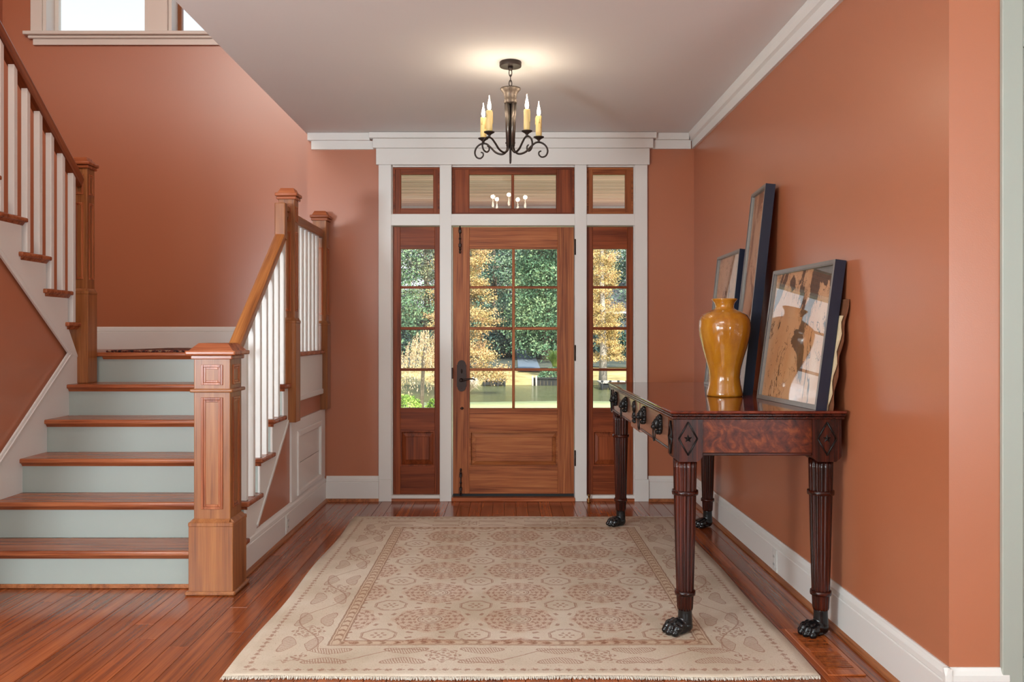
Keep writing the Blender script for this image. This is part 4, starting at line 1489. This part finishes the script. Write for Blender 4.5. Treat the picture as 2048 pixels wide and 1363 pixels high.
# ------------------------------------------------------------------ chandelier
CX, CY = 0.022, 4.78
t = thing('chandelier', 'small wrought iron chandelier with five candle lights hanging from the ceiling', 'chandelier', (CX, CY, 2.6))
Bld().lathe([(0.060, -0.026), (0.061, -0.022), (0.061, -0.002), (0.058, 0.0)], (CX, CY, CEIL), 32).lathe([(0.012, -0.045), (0.014, -0.026)], (CX, CY, CEIL), 12).out('canopy', m_iron, t)
ch = Bld()
zz = CEIL - 0.044
for k in range(3):
    a_ = 0 if k % 2 == 0 else PI / 2
    pts = []
    for i in range(14):
        q = 2 * PI * i / 14
        dx, dz = 0.008 * math.cos(q), 0.020 * math.sin(q)
        pts.append((CX + dx * math.cos(a_), CY + dx * math.sin(a_), zz - 0.016 + dz))
    ch.tube(pts, 0.0028, 6, closed=True)
    zz -= 0.030
ch.tube([(CX, CY, zz + 0.004), (CX, CY, 2.60)], 0.005, 8)
ch.tube([(CX - 0.004, CY, zz + 0.006), (CX - 0.014, CY, 2.615)], 0.003, 6)
ch.out('chain', m_iron, t)
m_hub = plain('aged_pewter', srgb(92, 80, 70), 0.5, 0.6)
Bld().lathe([(0.0, 2.612), (0.050, 2.616), (0.057, 2.620), (0.056, 2.613), (0.044, 2.600), (0.036, 2.585), (0.034, 2.556), (0.037, 2.552), (0.034, 2.548), (0.037, 2.544), (0.034, 2.536), (0.0, 2.534)], (CX, CY, 0), 28, cap=False).out('hub', m_hub, t)
Bld().tube([(CX, CY, 2.54), (CX, CY, 2.24), (CX, CY, 2.205)], [0.006, 0.006, 0.004], 8).ball((CX, CY, 2.225), (0.006, 0.006, 0.022), 8).out('centre_rod', m_iron, t)
m_tube = plain('polished_steel_tube', srgb(110, 100, 92), 0.3, 0.8)
m_candle, nt_, p_ = new_mat('wax_sleeve')
p_.inputs['Base Color'].default_value = srgb(236, 206, 140)
p_.inputs['Roughness'].default_value = 0.5
p_.inputs['Subsurface Weight'].default_value = 0.3
p_.inputs['Subsurface Radius'].default_value = (0.03, 0.015, 0.006)
m_bulb, nt_, p_ = new_mat('lit_bulb')
p_.inputs['Base Color'].default_value = (1, 0.95, 0.85, 1)
p_.inputs['Emission Color'].default_value = (1, 0.88, 0.68, 1)
p_.inputs['Emission Strength'].default_value = 14


def catmull(pts, k=6):
    P_ = [Vector(p) for p in pts]
    out = []
    for i in range(len(P_) - 1):
        p0, p1, p2, p3 = P_[max(i - 1, 0)], P_[i], P_[i + 1], P_[min(i + 2, len(P_) - 1)]
        for j in range(k):
            s = j / k
            out.append(0.5 * ((2 * p1) + (p2 - p0) * s + (2 * p0 - 5 * p1 + 4 * p2 - p3) * s * s + (3 * p1 - p0 - 3 * p2 + p3) * s ** 3))
    out.append(P_[-1])
    return out


for k in range(5):
    a_ = math.radians((4, 90, 164, 223, 304)[k])
    dr = Vector((math.cos(a_), math.sin(a_), 0))
    Q = lambda r, z: Vector((CX, CY, 0)) + dr * r + Vector((0, 0, z))
    arm = Bld().tube([Q(0.026, 2.54), Q(0.020, 2.42), Q(0.016, 2.30)], 0.0085, 8).out('arm', m_tube, t)
    pth = catmull([Q(0.016, 2.305), Q(0.022, 2.275), Q(0.048, 2.258), Q(0.085, 2.270), Q(0.115, 2.300), Q(0.142, 2.322), Q(0.172, 2.322), Q(0.198, 2.304), Q(0.208, 2.276), Q(0.198, 2.250), Q(0.176, 2.242), Q(0.160, 2.254), Q(0.160, 2.270), Q(0.172, 2.276)], 5)
    nP = len(pth)
    Bld().tube(pth, [0.0062 - 0.0022 * i / nP for i in range(nP)], 8).out('scroll', m_iron, arm)
    cc = Q(0.158, 0)
    Bld().lathe([(0.004, 2.320), (0.008, 2.326), (0.006, 2.334), (0.014, 2.342), (0.028, 2.350), (0.030, 2.354), (0.026, 2.352), (0.0, 2.346)], (cc.x, cc.y, 0), 18, cap=False).out('drip_cup', m_iron, arm)
    rr = random.Random(k)
    cd = Bld().lathe([(0.0165, 2.349), (0.0170, 2.38), (0.0168, 2.43), (0.0175, 2.462), (0.0150, 2.470), (0.004, 2.472)], (cc.x, cc.y, 0), 20, rf=lambda th: 1 + 0.04 * math.sin(5 * th + k))
    for q in range(4):
        b_ = rr.uniform(0, 6.28)
        z1_ = 2.462
        z0_ = 2.462 - rr.uniform(0.02, 0.07)
        cd.tube([(cc.x + 0.0165 * math.cos(b_), cc.y + 0.0165 * math.sin(b_), z1_), (cc.x + 0.0175 * math.cos(b_), cc.y + 0.0175 * math.sin(b_), z0_)], [0.003, 0.0038], 6)
    cd = cd.out('candle', m_candle, t)
    Bld().lathe([(0.004, 2.470), (0.009, 2.480), (0.0105, 2.492), (0.008, 2.510), (0.0035, 2.530), (0.0012, 2.552)], (cc.x, cc.y, 0), 14).out('flame_bulb', m_bulb, cd)
    lamp('candle_light', 'POINT', (cc.x, cc.y, 2.575), (0, 0, 0), 0.7, (1.0, 0.84, 0.64), radius=0.02)

# ------------------------------------------------------------------ outdoors: porch
m_porch = wood('porch_ceiling_fir', srgb(196, 146, 128), srgb(240, 192, 172), srgb(250, 216, 200), 'x', 0.5, 14, objvar=0.5)
m_deck = plain('porch_floor_paint', srgb(196, 186, 180), 0.6)
m_sid = plain('exterior_trim_paint', srgb(210, 208, 200), 0.6)
pc_ = Bld().box(-1.75, 1.95, 7.03, 9.62, 2.70, 2.86).box(-1.29, 1.62, 6.70, 7.03, 2.70, 2.86).out('porch_roof', m_sid)
tag(pc_, 'porch roof with a pale beadboard ceiling seen through the transoms', 'porch', 'structure')
yy = 7.04
while yy < 9.42:
    Bld().box(-1.74, 1.94, yy, yy + 0.085, 2.662, 2.702 + random.uniform(0, 0.0), bev=0.006).out('plank', m_porch, pc_)
    yy += 0.092
b = Bld().box(-1.75, 1.95, 9.42, 9.62, 2.36, 2.70).out('porch_beam', m_sid, pc_)
b = Bld().box(-4.5, 4.5, 7.03, 9.6, -0.25, -0.06).out('porch_floor', m_deck)
tag(b, 'painted porch floor outside the front door', 'porch floor', 'structure')

# ------------------------------------------------------------------ outdoors: ground and water


def ground_mat(name, cols, scale):
    m, nt, p = new_mat(name)
    v = coords(nt)
    f = (E(nt, noise(nt, v, scale, 5, 0.6)) * 0.7 + E(nt, noise(nt, v, scale * 9, 3, 0.6)) * 0.3).v
    nt.links.new(ramp(nt, f, [(0.3 + 0.4 * i / (len(cols) - 1), q) for i, q in enumerate(cols)]), p.inputs['Base Color'])
    p.inputs['Roughness'].default_value = 0.95
    p.inputs['Specular IOR Level'].default_value = 0.1
    return m


def terrain(name, mat, x0, x1, ys, zf, label, cat, nx=40):
    b = Bld()
    g = [[b.bm.verts.new((x0 + (x1 - x0) * i / nx, y, zf(x0 + (x1 - x0) * i / nx, y))) for i in range(nx + 1)] for y in ys]
    for j in range(len(ys) - 1):
        for i in range(nx):
            b._face([g[j][i], g[j][i + 1], g[j + 1][i + 1], g[j + 1][i]], 0, True)
    o = b.out(name, mat)
    tag(o, label, cat, 'structure')
    return o


m_lawn = ground_mat('green_lawn', [srgb(172, 178, 122), srgb(190, 196, 140), srgb(204, 208, 158)], 3)
m_bank = ground_mat('dry_grass_bank', [srgb(120, 112, 74), srgb(186, 168, 116), srgb(216, 198, 150)], 0.5)
terrain('lawn', m_lawn, -40, 40, [9.6, 14, 20, 26, 29.2, 29.6], lambda x, y: -0.45 - 0.028 * (y - 9.6) - (1.0 if y > 29.4 else 0) + 0.03 * math.sin(x * 0.7), 'bright green lawn outside the door, down to the lake', 'lawn')


def bank_z(x, y):
    pts = [(47.0, -1.9), (48.0, -1.32), (55, -1.0), (62, -0.6), (80, 0.0), (120, 2.4), (170, 6.0)]
    for (a, za), (b, zb_) in zip(pts[:-1], pts[1:]):
        if y <= b:
            return za + (zb_ - za) * max(0, (y - a) / (b - a)) + 0.06 * math.sin(x * 0.6 + y * 0.3)
    return pts[-1][1]


m_shaded_bank = ground_mat('shaded_bank_ground', [srgb(58, 66, 62), srgb(84, 92, 86), srgb(116, 116, 96)], 0.7)  # dark bluish colour stands for tree shade on the upper bank
terrain('wood_floor', m_shaded_bank, -70, 80, [56.5, 58, 62, 66, 72, 80, 95, 120, 170], lambda x, y: bank_z(x, y) + 0.05, 'upper far bank, coloured dark for the shade under the trees', 'shaded bank', 60)
terrain('far_bank', m_bank, -70, 80, [47, 48, 50, 52, 55, 58, 62, 66, 72, 80, 95, 120, 170], bank_z, 'dry grassy bank on the far side of the lake', 'bank', 60)

m_water, nt_, p_ = new_mat('lake_water')
v_ = coords(nt_, (1.0, 2.4, 1))
p_.inputs['Base Color'].default_value = srgb(104, 112, 68)
p_.inputs['Roughness'].default_value = 0.16
p_.inputs['Specular IOR Level'].default_value = 0.5
bump(nt_, p_, noise(nt_, v_, 2.6, 4, 0.65, 0.5), 1.0, 0.6)
wt = Bld().box(-70, 80, 28.5, 49.5, -1.62, -1.5).out('lake', m_water)
tag(wt, 'greenish rippled lake water beyond the lawn', 'lake', 'structure')


# ------------------------------------------------------------------ outdoors: plants
def leaves(name, P, size, mat, parent, aspect=0.5, droop=0.0, vertical=False):
    n = len(P)
    t1 = rng.normal(size=(n, 3))
    if vertical:
        t1[:, 2] = -np.abs(t1[:, 2]) * 3 - 1
    t1[:, 2] -= droop
    t1 /= np.linalg.norm(t1, axis=1)[:, None]
    t2 = np.cross(t1, rng.normal(size=(n, 3)))
    t2 /= np.linalg.norm(t2, axis=1)[:, None]
    s = (size * rng.uniform(0.6, 1.3, size=n))[:, None]
    V = np.empty((n, 4, 3))
    V[:, 0] = P - t1 * s
    V[:, 1] = P + t2 * s * aspect
    V[:, 2] = P + t1 * s
    V[:, 3] = P - t2 * s * aspect
    me = bpy.data.meshes.new(name)
    me.vertices.add(n * 4)
    me.vertices.foreach_set('co', V.reshape(-1).astype(np.float32))
    me.loops.add(n * 4)
    me.loops.foreach_set('vertex_index', np.arange(n * 4, dtype=np.int32))
    me.polygons.add(n)
    me.polygons.foreach_set('loop_start', np.arange(0, n * 4, 4, dtype=np.int32))
    me.polygons.foreach_set('loop_total', np.full(n, 4, dtype=np.int32))
    me.update()
    me.validate()
    me.materials.append(mat)
    o = link(name, me, parent)
    o['kind'] = 'stuff'
    return o


m_bark = plain('grey_bark', srgb(120, 108, 96), 0.9)
m_barkw = plain('pale_bark', srgb(196, 188, 176), 0.9)
lf_gold = leaf_mat('golden_cypress_leaves', [srgb(108, 108, 62), srgb(190, 160, 104), srgb(226, 196, 138), srgb(214, 172, 136)], 1.1)
lf_gold2 = leaf_mat('amber_cypress_leaves', [srgb(122, 112, 66), srgb(200, 168, 106), srgb(232, 206, 142), srgb(208, 166, 126)], 1.6)
lf_pine = leaf_mat('blue_green_needles', [srgb(46, 76, 70), srgb(90, 124, 106), srgb(150, 176, 144)], 0.5)  # bluish haze is mixed into this and the next three leaf colours
lf_green = leaf_mat('light_green_leaves', [srgb(56, 90, 70), srgb(100, 138, 104), srgb(156, 182, 136)], 0.5)
lf_olive = leaf_mat('olive_leaves', [srgb(68, 84, 72), srgb(116, 128, 104), srgb(176, 176, 134)], 0.5)
lf_dark = leaf_mat('dark_evergreen_leaves', [srgb(28, 50, 54), srgb(52, 80, 78), srgb(86, 116, 102)], 0.5)
lf_weep = leaf_mat('tan_weeping_leaves', [srgb(150, 124, 96), srgb(196, 168, 136), srgb(222, 196, 166), srgb(170, 160, 100)], 2.2)
lf_shrub = leaf_mat('bright_shrub_leaves', [srgb(70, 104, 40), srgb(140, 176, 78), srgb(190, 212, 120)], 2.5)
lf_plume = leaf_mat('pale_plume_grass', [srgb(176, 160, 140), srgb(220, 204, 190), srgb(236, 226, 214)], 2.5)


def clump_points(c, K, m, sig):
    cl = np.asarray(c)
    P = cl[:, None, :] + rng.normal(size=(len(cl), m, 3)) * np.asarray(sig)
    return P.reshape(-1, 3)


def crown_clumps(K, zr, rad, x, y):
    """random clump centres filling a body of revolution rad(s), s in 0..1 upwards"""
    s = rng.uniform(0, 1, K)
    th = rng.uniform(0, 2 * PI, K)
    rr = np.array([rad(q) for q in s]) * np.sqrt(rng.uniform(0.25, 1, K))
    return np.stack([x + rr * np.cos(th), y + rr * np.sin(th), zr[0] + (zr[1] - zr[0]) * s], 1)


def tree(name, label, cat, x, y, z0, ztrunk, zr, rad, mat, K, m, sig, size, bark=m_bark, tr=0.18, group=None, droop=0.3):
    t = thing(name, label, cat, (x, y, z0), group=group)
    zt = zr[0] + 0.85 * (zr[1] - zr[0])
    b = Bld().tube([(x, y, z0 - 0.3), (x + 0.05, y, z0 + 0.3 * (zt - z0)), (x - 0.06, y, z0 + 0.65 * (zt - z0)), (x, y, zt)], [tr * 1.5, tr, tr * 0.7, tr * 0.2], 8)
    for k in range(7):
        a = k * 2.4
        zz = zr[0] + (zr[1] - zr[0]) * (0.08 + 0.11 * k)
        L = rad(0.08 + 0.11 * k) * 0.8
        b.tube([(x, y, zz), (x + L * math.cos(a), y + L * math.sin(a), zz + 0.25 * L)], [tr * 0.4, tr * 0.1], 5)
    b.out('trunk', bark, t)
    c = crown_clumps(K, zr, rad, x, y)
    leaves('foliage', clump_points(c, K, m, sig), size, mat, t, droop=droop)
    return t


def shrub(name, label, x, y, z, r, h, mat, n, size, cat='shrub'):
    t = thing(name, label, cat, (x, y, z))
    b = Bld()
    for k in range(6):
        a = k * 1.05
        b.tube([(x, y, z - 0.1), (x + r * 0.6 * math.cos(a), y + r * 0.6 * math.sin(a), z + h * 0.7)], [0.02, 0.006], 5)
    b.out('stems', m_bark, t)
    u = rng.normal(size=(n, 3))
    u /= np.linalg.norm(u, axis=1)[:, None]
    u *= rng.uniform(0.55, 1, n)[:, None] ** 0.5
    u[:, 2] = np.abs(u[:, 2])
    P = u * np.array([r, r, h]) + np.array([x, y, z]) + rng.normal(size=(n, 3)) * 0.02
    leaves('foliage', P, size, mat, t)
    return t


def lumpy(r0, r1, f=9.0, amp=0.22, ph=0.0):
    return lambda s: (r0 + (r1 - r0) * s) * (1 + amp * math.sin(s * f * 3 + ph))


tree('cypress_tree', 'golden orange cypress at the water left of centre through the door', 'tree', -2.05, 40, -1.3, 0, (-1.0, 8.2), lumpy(1.75, 0.55, 7, 0.16), lf_gold, 250, 190, (0.24, 0.24, 0.10), 0.046)
tree('cypress_tree', 'slim amber cypress with a pale trunk seen through the right sidelight', 'tree', 5.15, 46, -1.2, 0, (-0.2, 8.6), lumpy(1.0, 0.45, 7, 0.18, 1.0), lf_gold2, 200, 190, (0.20, 0.20, 0.085), 0.046, m_barkw, 0.16)
# background wood
bgt = [
    ('pine_tree', 'blue-green pine', -1.0, 70, 15.0, 3.6, lf_pine), ('pine_tree', 'tall pine', 1.2, 84, 18.0, 4.2, lf_pine),
    ('broadleaf_tree', 'light green broadleaf', 2.8, 62, 9.0, 2.5, lf_green), ('broadleaf_tree', 'olive tinged broadleaf', 3.2, 80, 17.0, 4.5, lf_olive),
    ('broadleaf_tree', 'round olive broadleaf', 5.8, 72, 15.0, 3.6, lf_olive), ('pine_tree', 'dark pine', 8.2, 84, 18, 4.4, lf_dark),
    ('pine_tree', 'broad dark evergreen', 11.8, 78, 16, 4.4, lf_pine), ('broadleaf_tree', 'leaning olive broadleaf', -6.5, 70, 14, 3.6, lf_olive),
    ('broadleaf_tree', 'pale green broadleaf', -9.5, 66, 13, 3.6, lf_green), 
    ('pine_tree', 'slender dark pine', -4.0, 86, 18, 4.2, lf_dark), ('pine_tree', 'wide dark pine', 14.5, 90, 17, 4.5, lf_dark),
    ('pine_tree', 'low dark evergreen', 2.0, 100, 15, 6.0, lf_dark), ('pine_tree', 'far dark evergreen', -7.0, 100, 15, 6.0, lf_dark), ('pine_tree', 'distant evergreen', 8.0, 104, 15, 6.0, lf_dark),
]
where = ['behind the golden cypress', 'right of the golden cypress top', 'low in the right-hand panes of the door', 'filling the upper right panes of the door',
         'at the right edge of the door glass', 'behind the amber cypress', 'right of the amber cypress', 'in the upper left sidelight', 'at the left edge of the left sidelight',
         'behind the golden cypress, to its left', 'far right beyond the house', 'deep in the wood behind the centre muntin', 'deep in the wood behind the left sidelight', 'deep in the wood behind the right sidelight']
for (nm, lb, x_, y_, h_, r_, mt), wh in zip(bgt, where):
    z_ = bank_z(x_, y_)
    bot = z_ + (0.6 if nm == 'broadleaf_tree' else 1.4)
    tree(nm, lb + ' tree ' + wh, 'tree', x_, y_, z_, 0, (bot, z_ + h_), lumpy(r_, r_ * 0.45, 6, 0.18, x_), mt, 190, 120, (0.55, 0.55, 0.30), 0.11, tr=0.25, group='trees beyond the lake')

for i_ in range(9):  # dark shrubs added to stand for the shadowed ground under the trees
    x_ = (-11.5, -8.6, -5.9, -3.4, -1.2, 3.4, 5.6, 8.0, 11.0)[i_]
    y_ = 63.5 + 1.6 * (i_ % 3)
    shrub('shade_shrub', ('added dark shrub for tree shade, left end of the row', 'added dark shrub for tree shade, second from the left', 'added dark shrub for tree shade, third from the left', 'added dark shrub for tree shade, left of the golden cypress trunk', 'added dark shrub for tree shade, right of the golden cypress trunk', 'added dark shrub for tree shade, right of the grey drive', 'added dark shrub for tree shade, behind the green reed tuft', 'added dark shrub for tree shade, left of the lake house', 'added dark shrub for tree shade, in front of the lake house')[i_], x_, y_, bank_z(x_, y_), 1.8, 2.2 + 0.3 * (i_ % 2), lf_dark, 2600, 0.12)
b = Bld()
ys_ = [54, 57, 60, 64, 70, 78]
L_ = [b.bm.verts.new((0.75 + 0.004 * (y - 54), y, bank_z(0.8, y) + 0.10)) for y in ys_]
R_ = [b.bm.verts.new((2.2 - 0.006 * (y - 54), y, bank_z(2.2, y) + 0.10)) for y in ys_]
for k in range(len(ys_) - 1):
    b._face([L_[k], R_[k], R_[k + 1], L_[k + 1]], 0, True)
o = b.out('driveway', plain('blue_grey_asphalt', srgb(112, 128, 144), 0.8))
tag(o, 'blue-grey drive running up the far bank into the trees', 'driveway', 'structure')

# weeping tree near the porch
t = thing('weeping_tree', 'small tan weeping tree outside the left sidelight', 'tree', (-2.5, 25.5, -0.9))
Bld().tube([(-2.53, 25.5, -1.1), (-2.50, 25.5, -0.4), (-2.46, 25.5, 0.5), (-2.40, 25.5, 1.0)], [0.075, 0.06, 0.05, 0.03], 8).out('trunk', m_bark, t)
K = 260
th = rng.uniform(0, 2 * PI, K)
rr = 1.05 * np.sqrt(rng.uniform(0.02, 1, K))
topz = 1.45 - 1.1 * (rr / 1.05) ** 2
pts = []
for a, r, z0_ in zip(th, rr, topz):
    nL = int(26)
    L = rng.uniform(0.5, 1.1)
    q = np.linspace(0, 1, nL)
    pts.append(np.stack([-2.25 + (r + 0.08 * q) * np.cos(a) + rng.normal(0, 0.015, nL), 25.5 + (r + 0.08 * q) * np.sin(a) + rng.normal(0, 0.015, nL), z0_ - L * q + rng.normal(0, 0.02, nL)], 1))
leaves('foliage', np.concatenate(pts), 0.034, lf_weep, t, 0.35, 0.6, True)


lz = lambda y: -0.45 - 0.028 * (y - 9.6)
shrub('round_shrub', 'bright green clipped shrub low in the left sidelight', -2.62, 22.5, lz(22.5), 0.45, 0.50, lf_shrub, 1500, 0.035)
shrub('round_shrub', 'smaller bright shrub right of the weeping tree trunk', -1.92, 22.8, lz(22.8), 0.22, 0.42, lf_shrub, 900, 0.033)


def plume(label, x, y, z, n, h, r, mat):
    t = thing('plume_grass', label, 'grass', (x, y, z))
    b = Bld()
    for k in range(n):
        a = random.uniform(0, 2 * PI)
        L = h * random.uniform(0.7, 1.1)
        q = r * random.uniform(0.2, 1)
        b.tube([(x, y, z - 0.05), (x + q * 0.35 * math.cos(a), y + q * 0.35 * math.sin(a), z + L * 0.6), (x + q * math.cos(a), y + q * math.sin(a), z + L * 0.92), (x + q * 1.35 * math.cos(a), y + q * 1.35 * math.sin(a), z + L * 0.72)], [0.004, 0.010, 0.012, 0.003], 3)
    o = b.out('blades', mat, t)
    o['kind'] = 'stuff'


plume('pale plume grass at the lake edge beside the door handle', -1.32, 27.5, lz(27.5), 170, 0.85, 0.42, lf_plume)
plume('green reed tuft on the far bank at the right of the door glass', 2.95, 53, bank_z(2.95, 53), 150, 1.5, 0.6, lf_shrub)

# ------------------------------------------------------------------ outdoors: docks, sea wall, house
m_dockw = plain('weathered_dock_boards', srgb(196, 190, 180), 0.8)
m_pile = plain('dark_dock_piles', srgb(44, 48, 50), 0.8)


def dock(label, x0, x1, y0, y1, z, n):
    t = thing('dock', label, 'dock', ((x0 + x1) / 2, (y0 + y1) / 2, z))
    k = n
    for i in range(k):
        a = x0 + (x1 - x0) * i / k
        bx('plank', m_dockw, t, a + 0.01, a + (x1 - x0) / k - 0.01, y0, y1, z - 0.05, z)
    for i in range(4):
        a = x0 + 0.06 + (x1 - x0 - 0.12) * i / 3
        Bld().tube([(a, y0 + 0.05, -1.9), (a, y0 + 0.05, z + 0.10)], 0.06, 8).out('pile', m_pile, t)
    bx('beam', m_pile, t, x0, x1, y0 + 0.08, y0 + 0.2, z - 0.28, z - 0.05)


dock('low grey dock on the far shore left of the door centre muntin', -1.25, -0.05, 46.4, 48.2, -1.15, 8)
dock('pale dock platform below the amber cypress', 4.75, 6.1, 43.2, 45.3, -1.12, 8)
t = thing('sea_wall', 'dark timber sea wall on the far shore, right part of the door glass', 'sea wall', (2.4, 47, -1.5))
for i in range(14):
    a = 1.45 + 0.2 * i
    bx('board', m_pile, t, a + 0.005, a + 0.195, 46.95 + random.uniform(0, 0.02), 47.05, -1.8, -1.14)
bx('cap', m_pile, t, 1.4, 4.3, 46.9, 47.12, -1.14, -1.06)
for a in (1.42, 1.62):
    Bld().tube([(a, 46.85, -1.9), (a, 46.85, -0.95)], 0.05, 8).out('post', m_dockw, t)
shrub('shore_shrub', 'low green shrubs above the dark sea wall', 2.9, 49.0, -1.3, 1.2, 0.75, lf_green, 1600, 0.08)

m_house = plain('slate_blue_siding', srgb(84, 96, 106), 0.7)
m_roof = plain('grey_roof_shingles', srgb(92, 100, 110), 0.8)
m_gut = plain('white_gutter', srgb(226, 228, 230), 0.6)
m_hwin = plain('dark_house_window', srgb(70, 86, 104), 0.2)
t = thing('lake_house', 'slate grey house among the trees behind the amber cypress', 'house', (12, 76, 0))
bx('wall', m_house, t, 8.6, 17.5, 74, 82, -0.8, 3.2)
Bld().prism([(73.4, 3.25), (82.6, 3.25), (78, 6.0)], 'yz', 8.2, 18).out('roof', m_roof, t)
bx('gutter', m_gut, t, 8.2, 18, 73.3, 73.42, 3.1, 3.26)
for x_ in (9.4, 12.5, 15.0):
    wf = bx('window_frame', m_gut, t, x_ - 0.06, x_ + 0.96, 73.94, 74.0, 0.1, 1.8)
    bx('window_pane', m_hwin, wf, x_, x_ + 0.9, 73.9, 73.95, 0.16, 1.74)
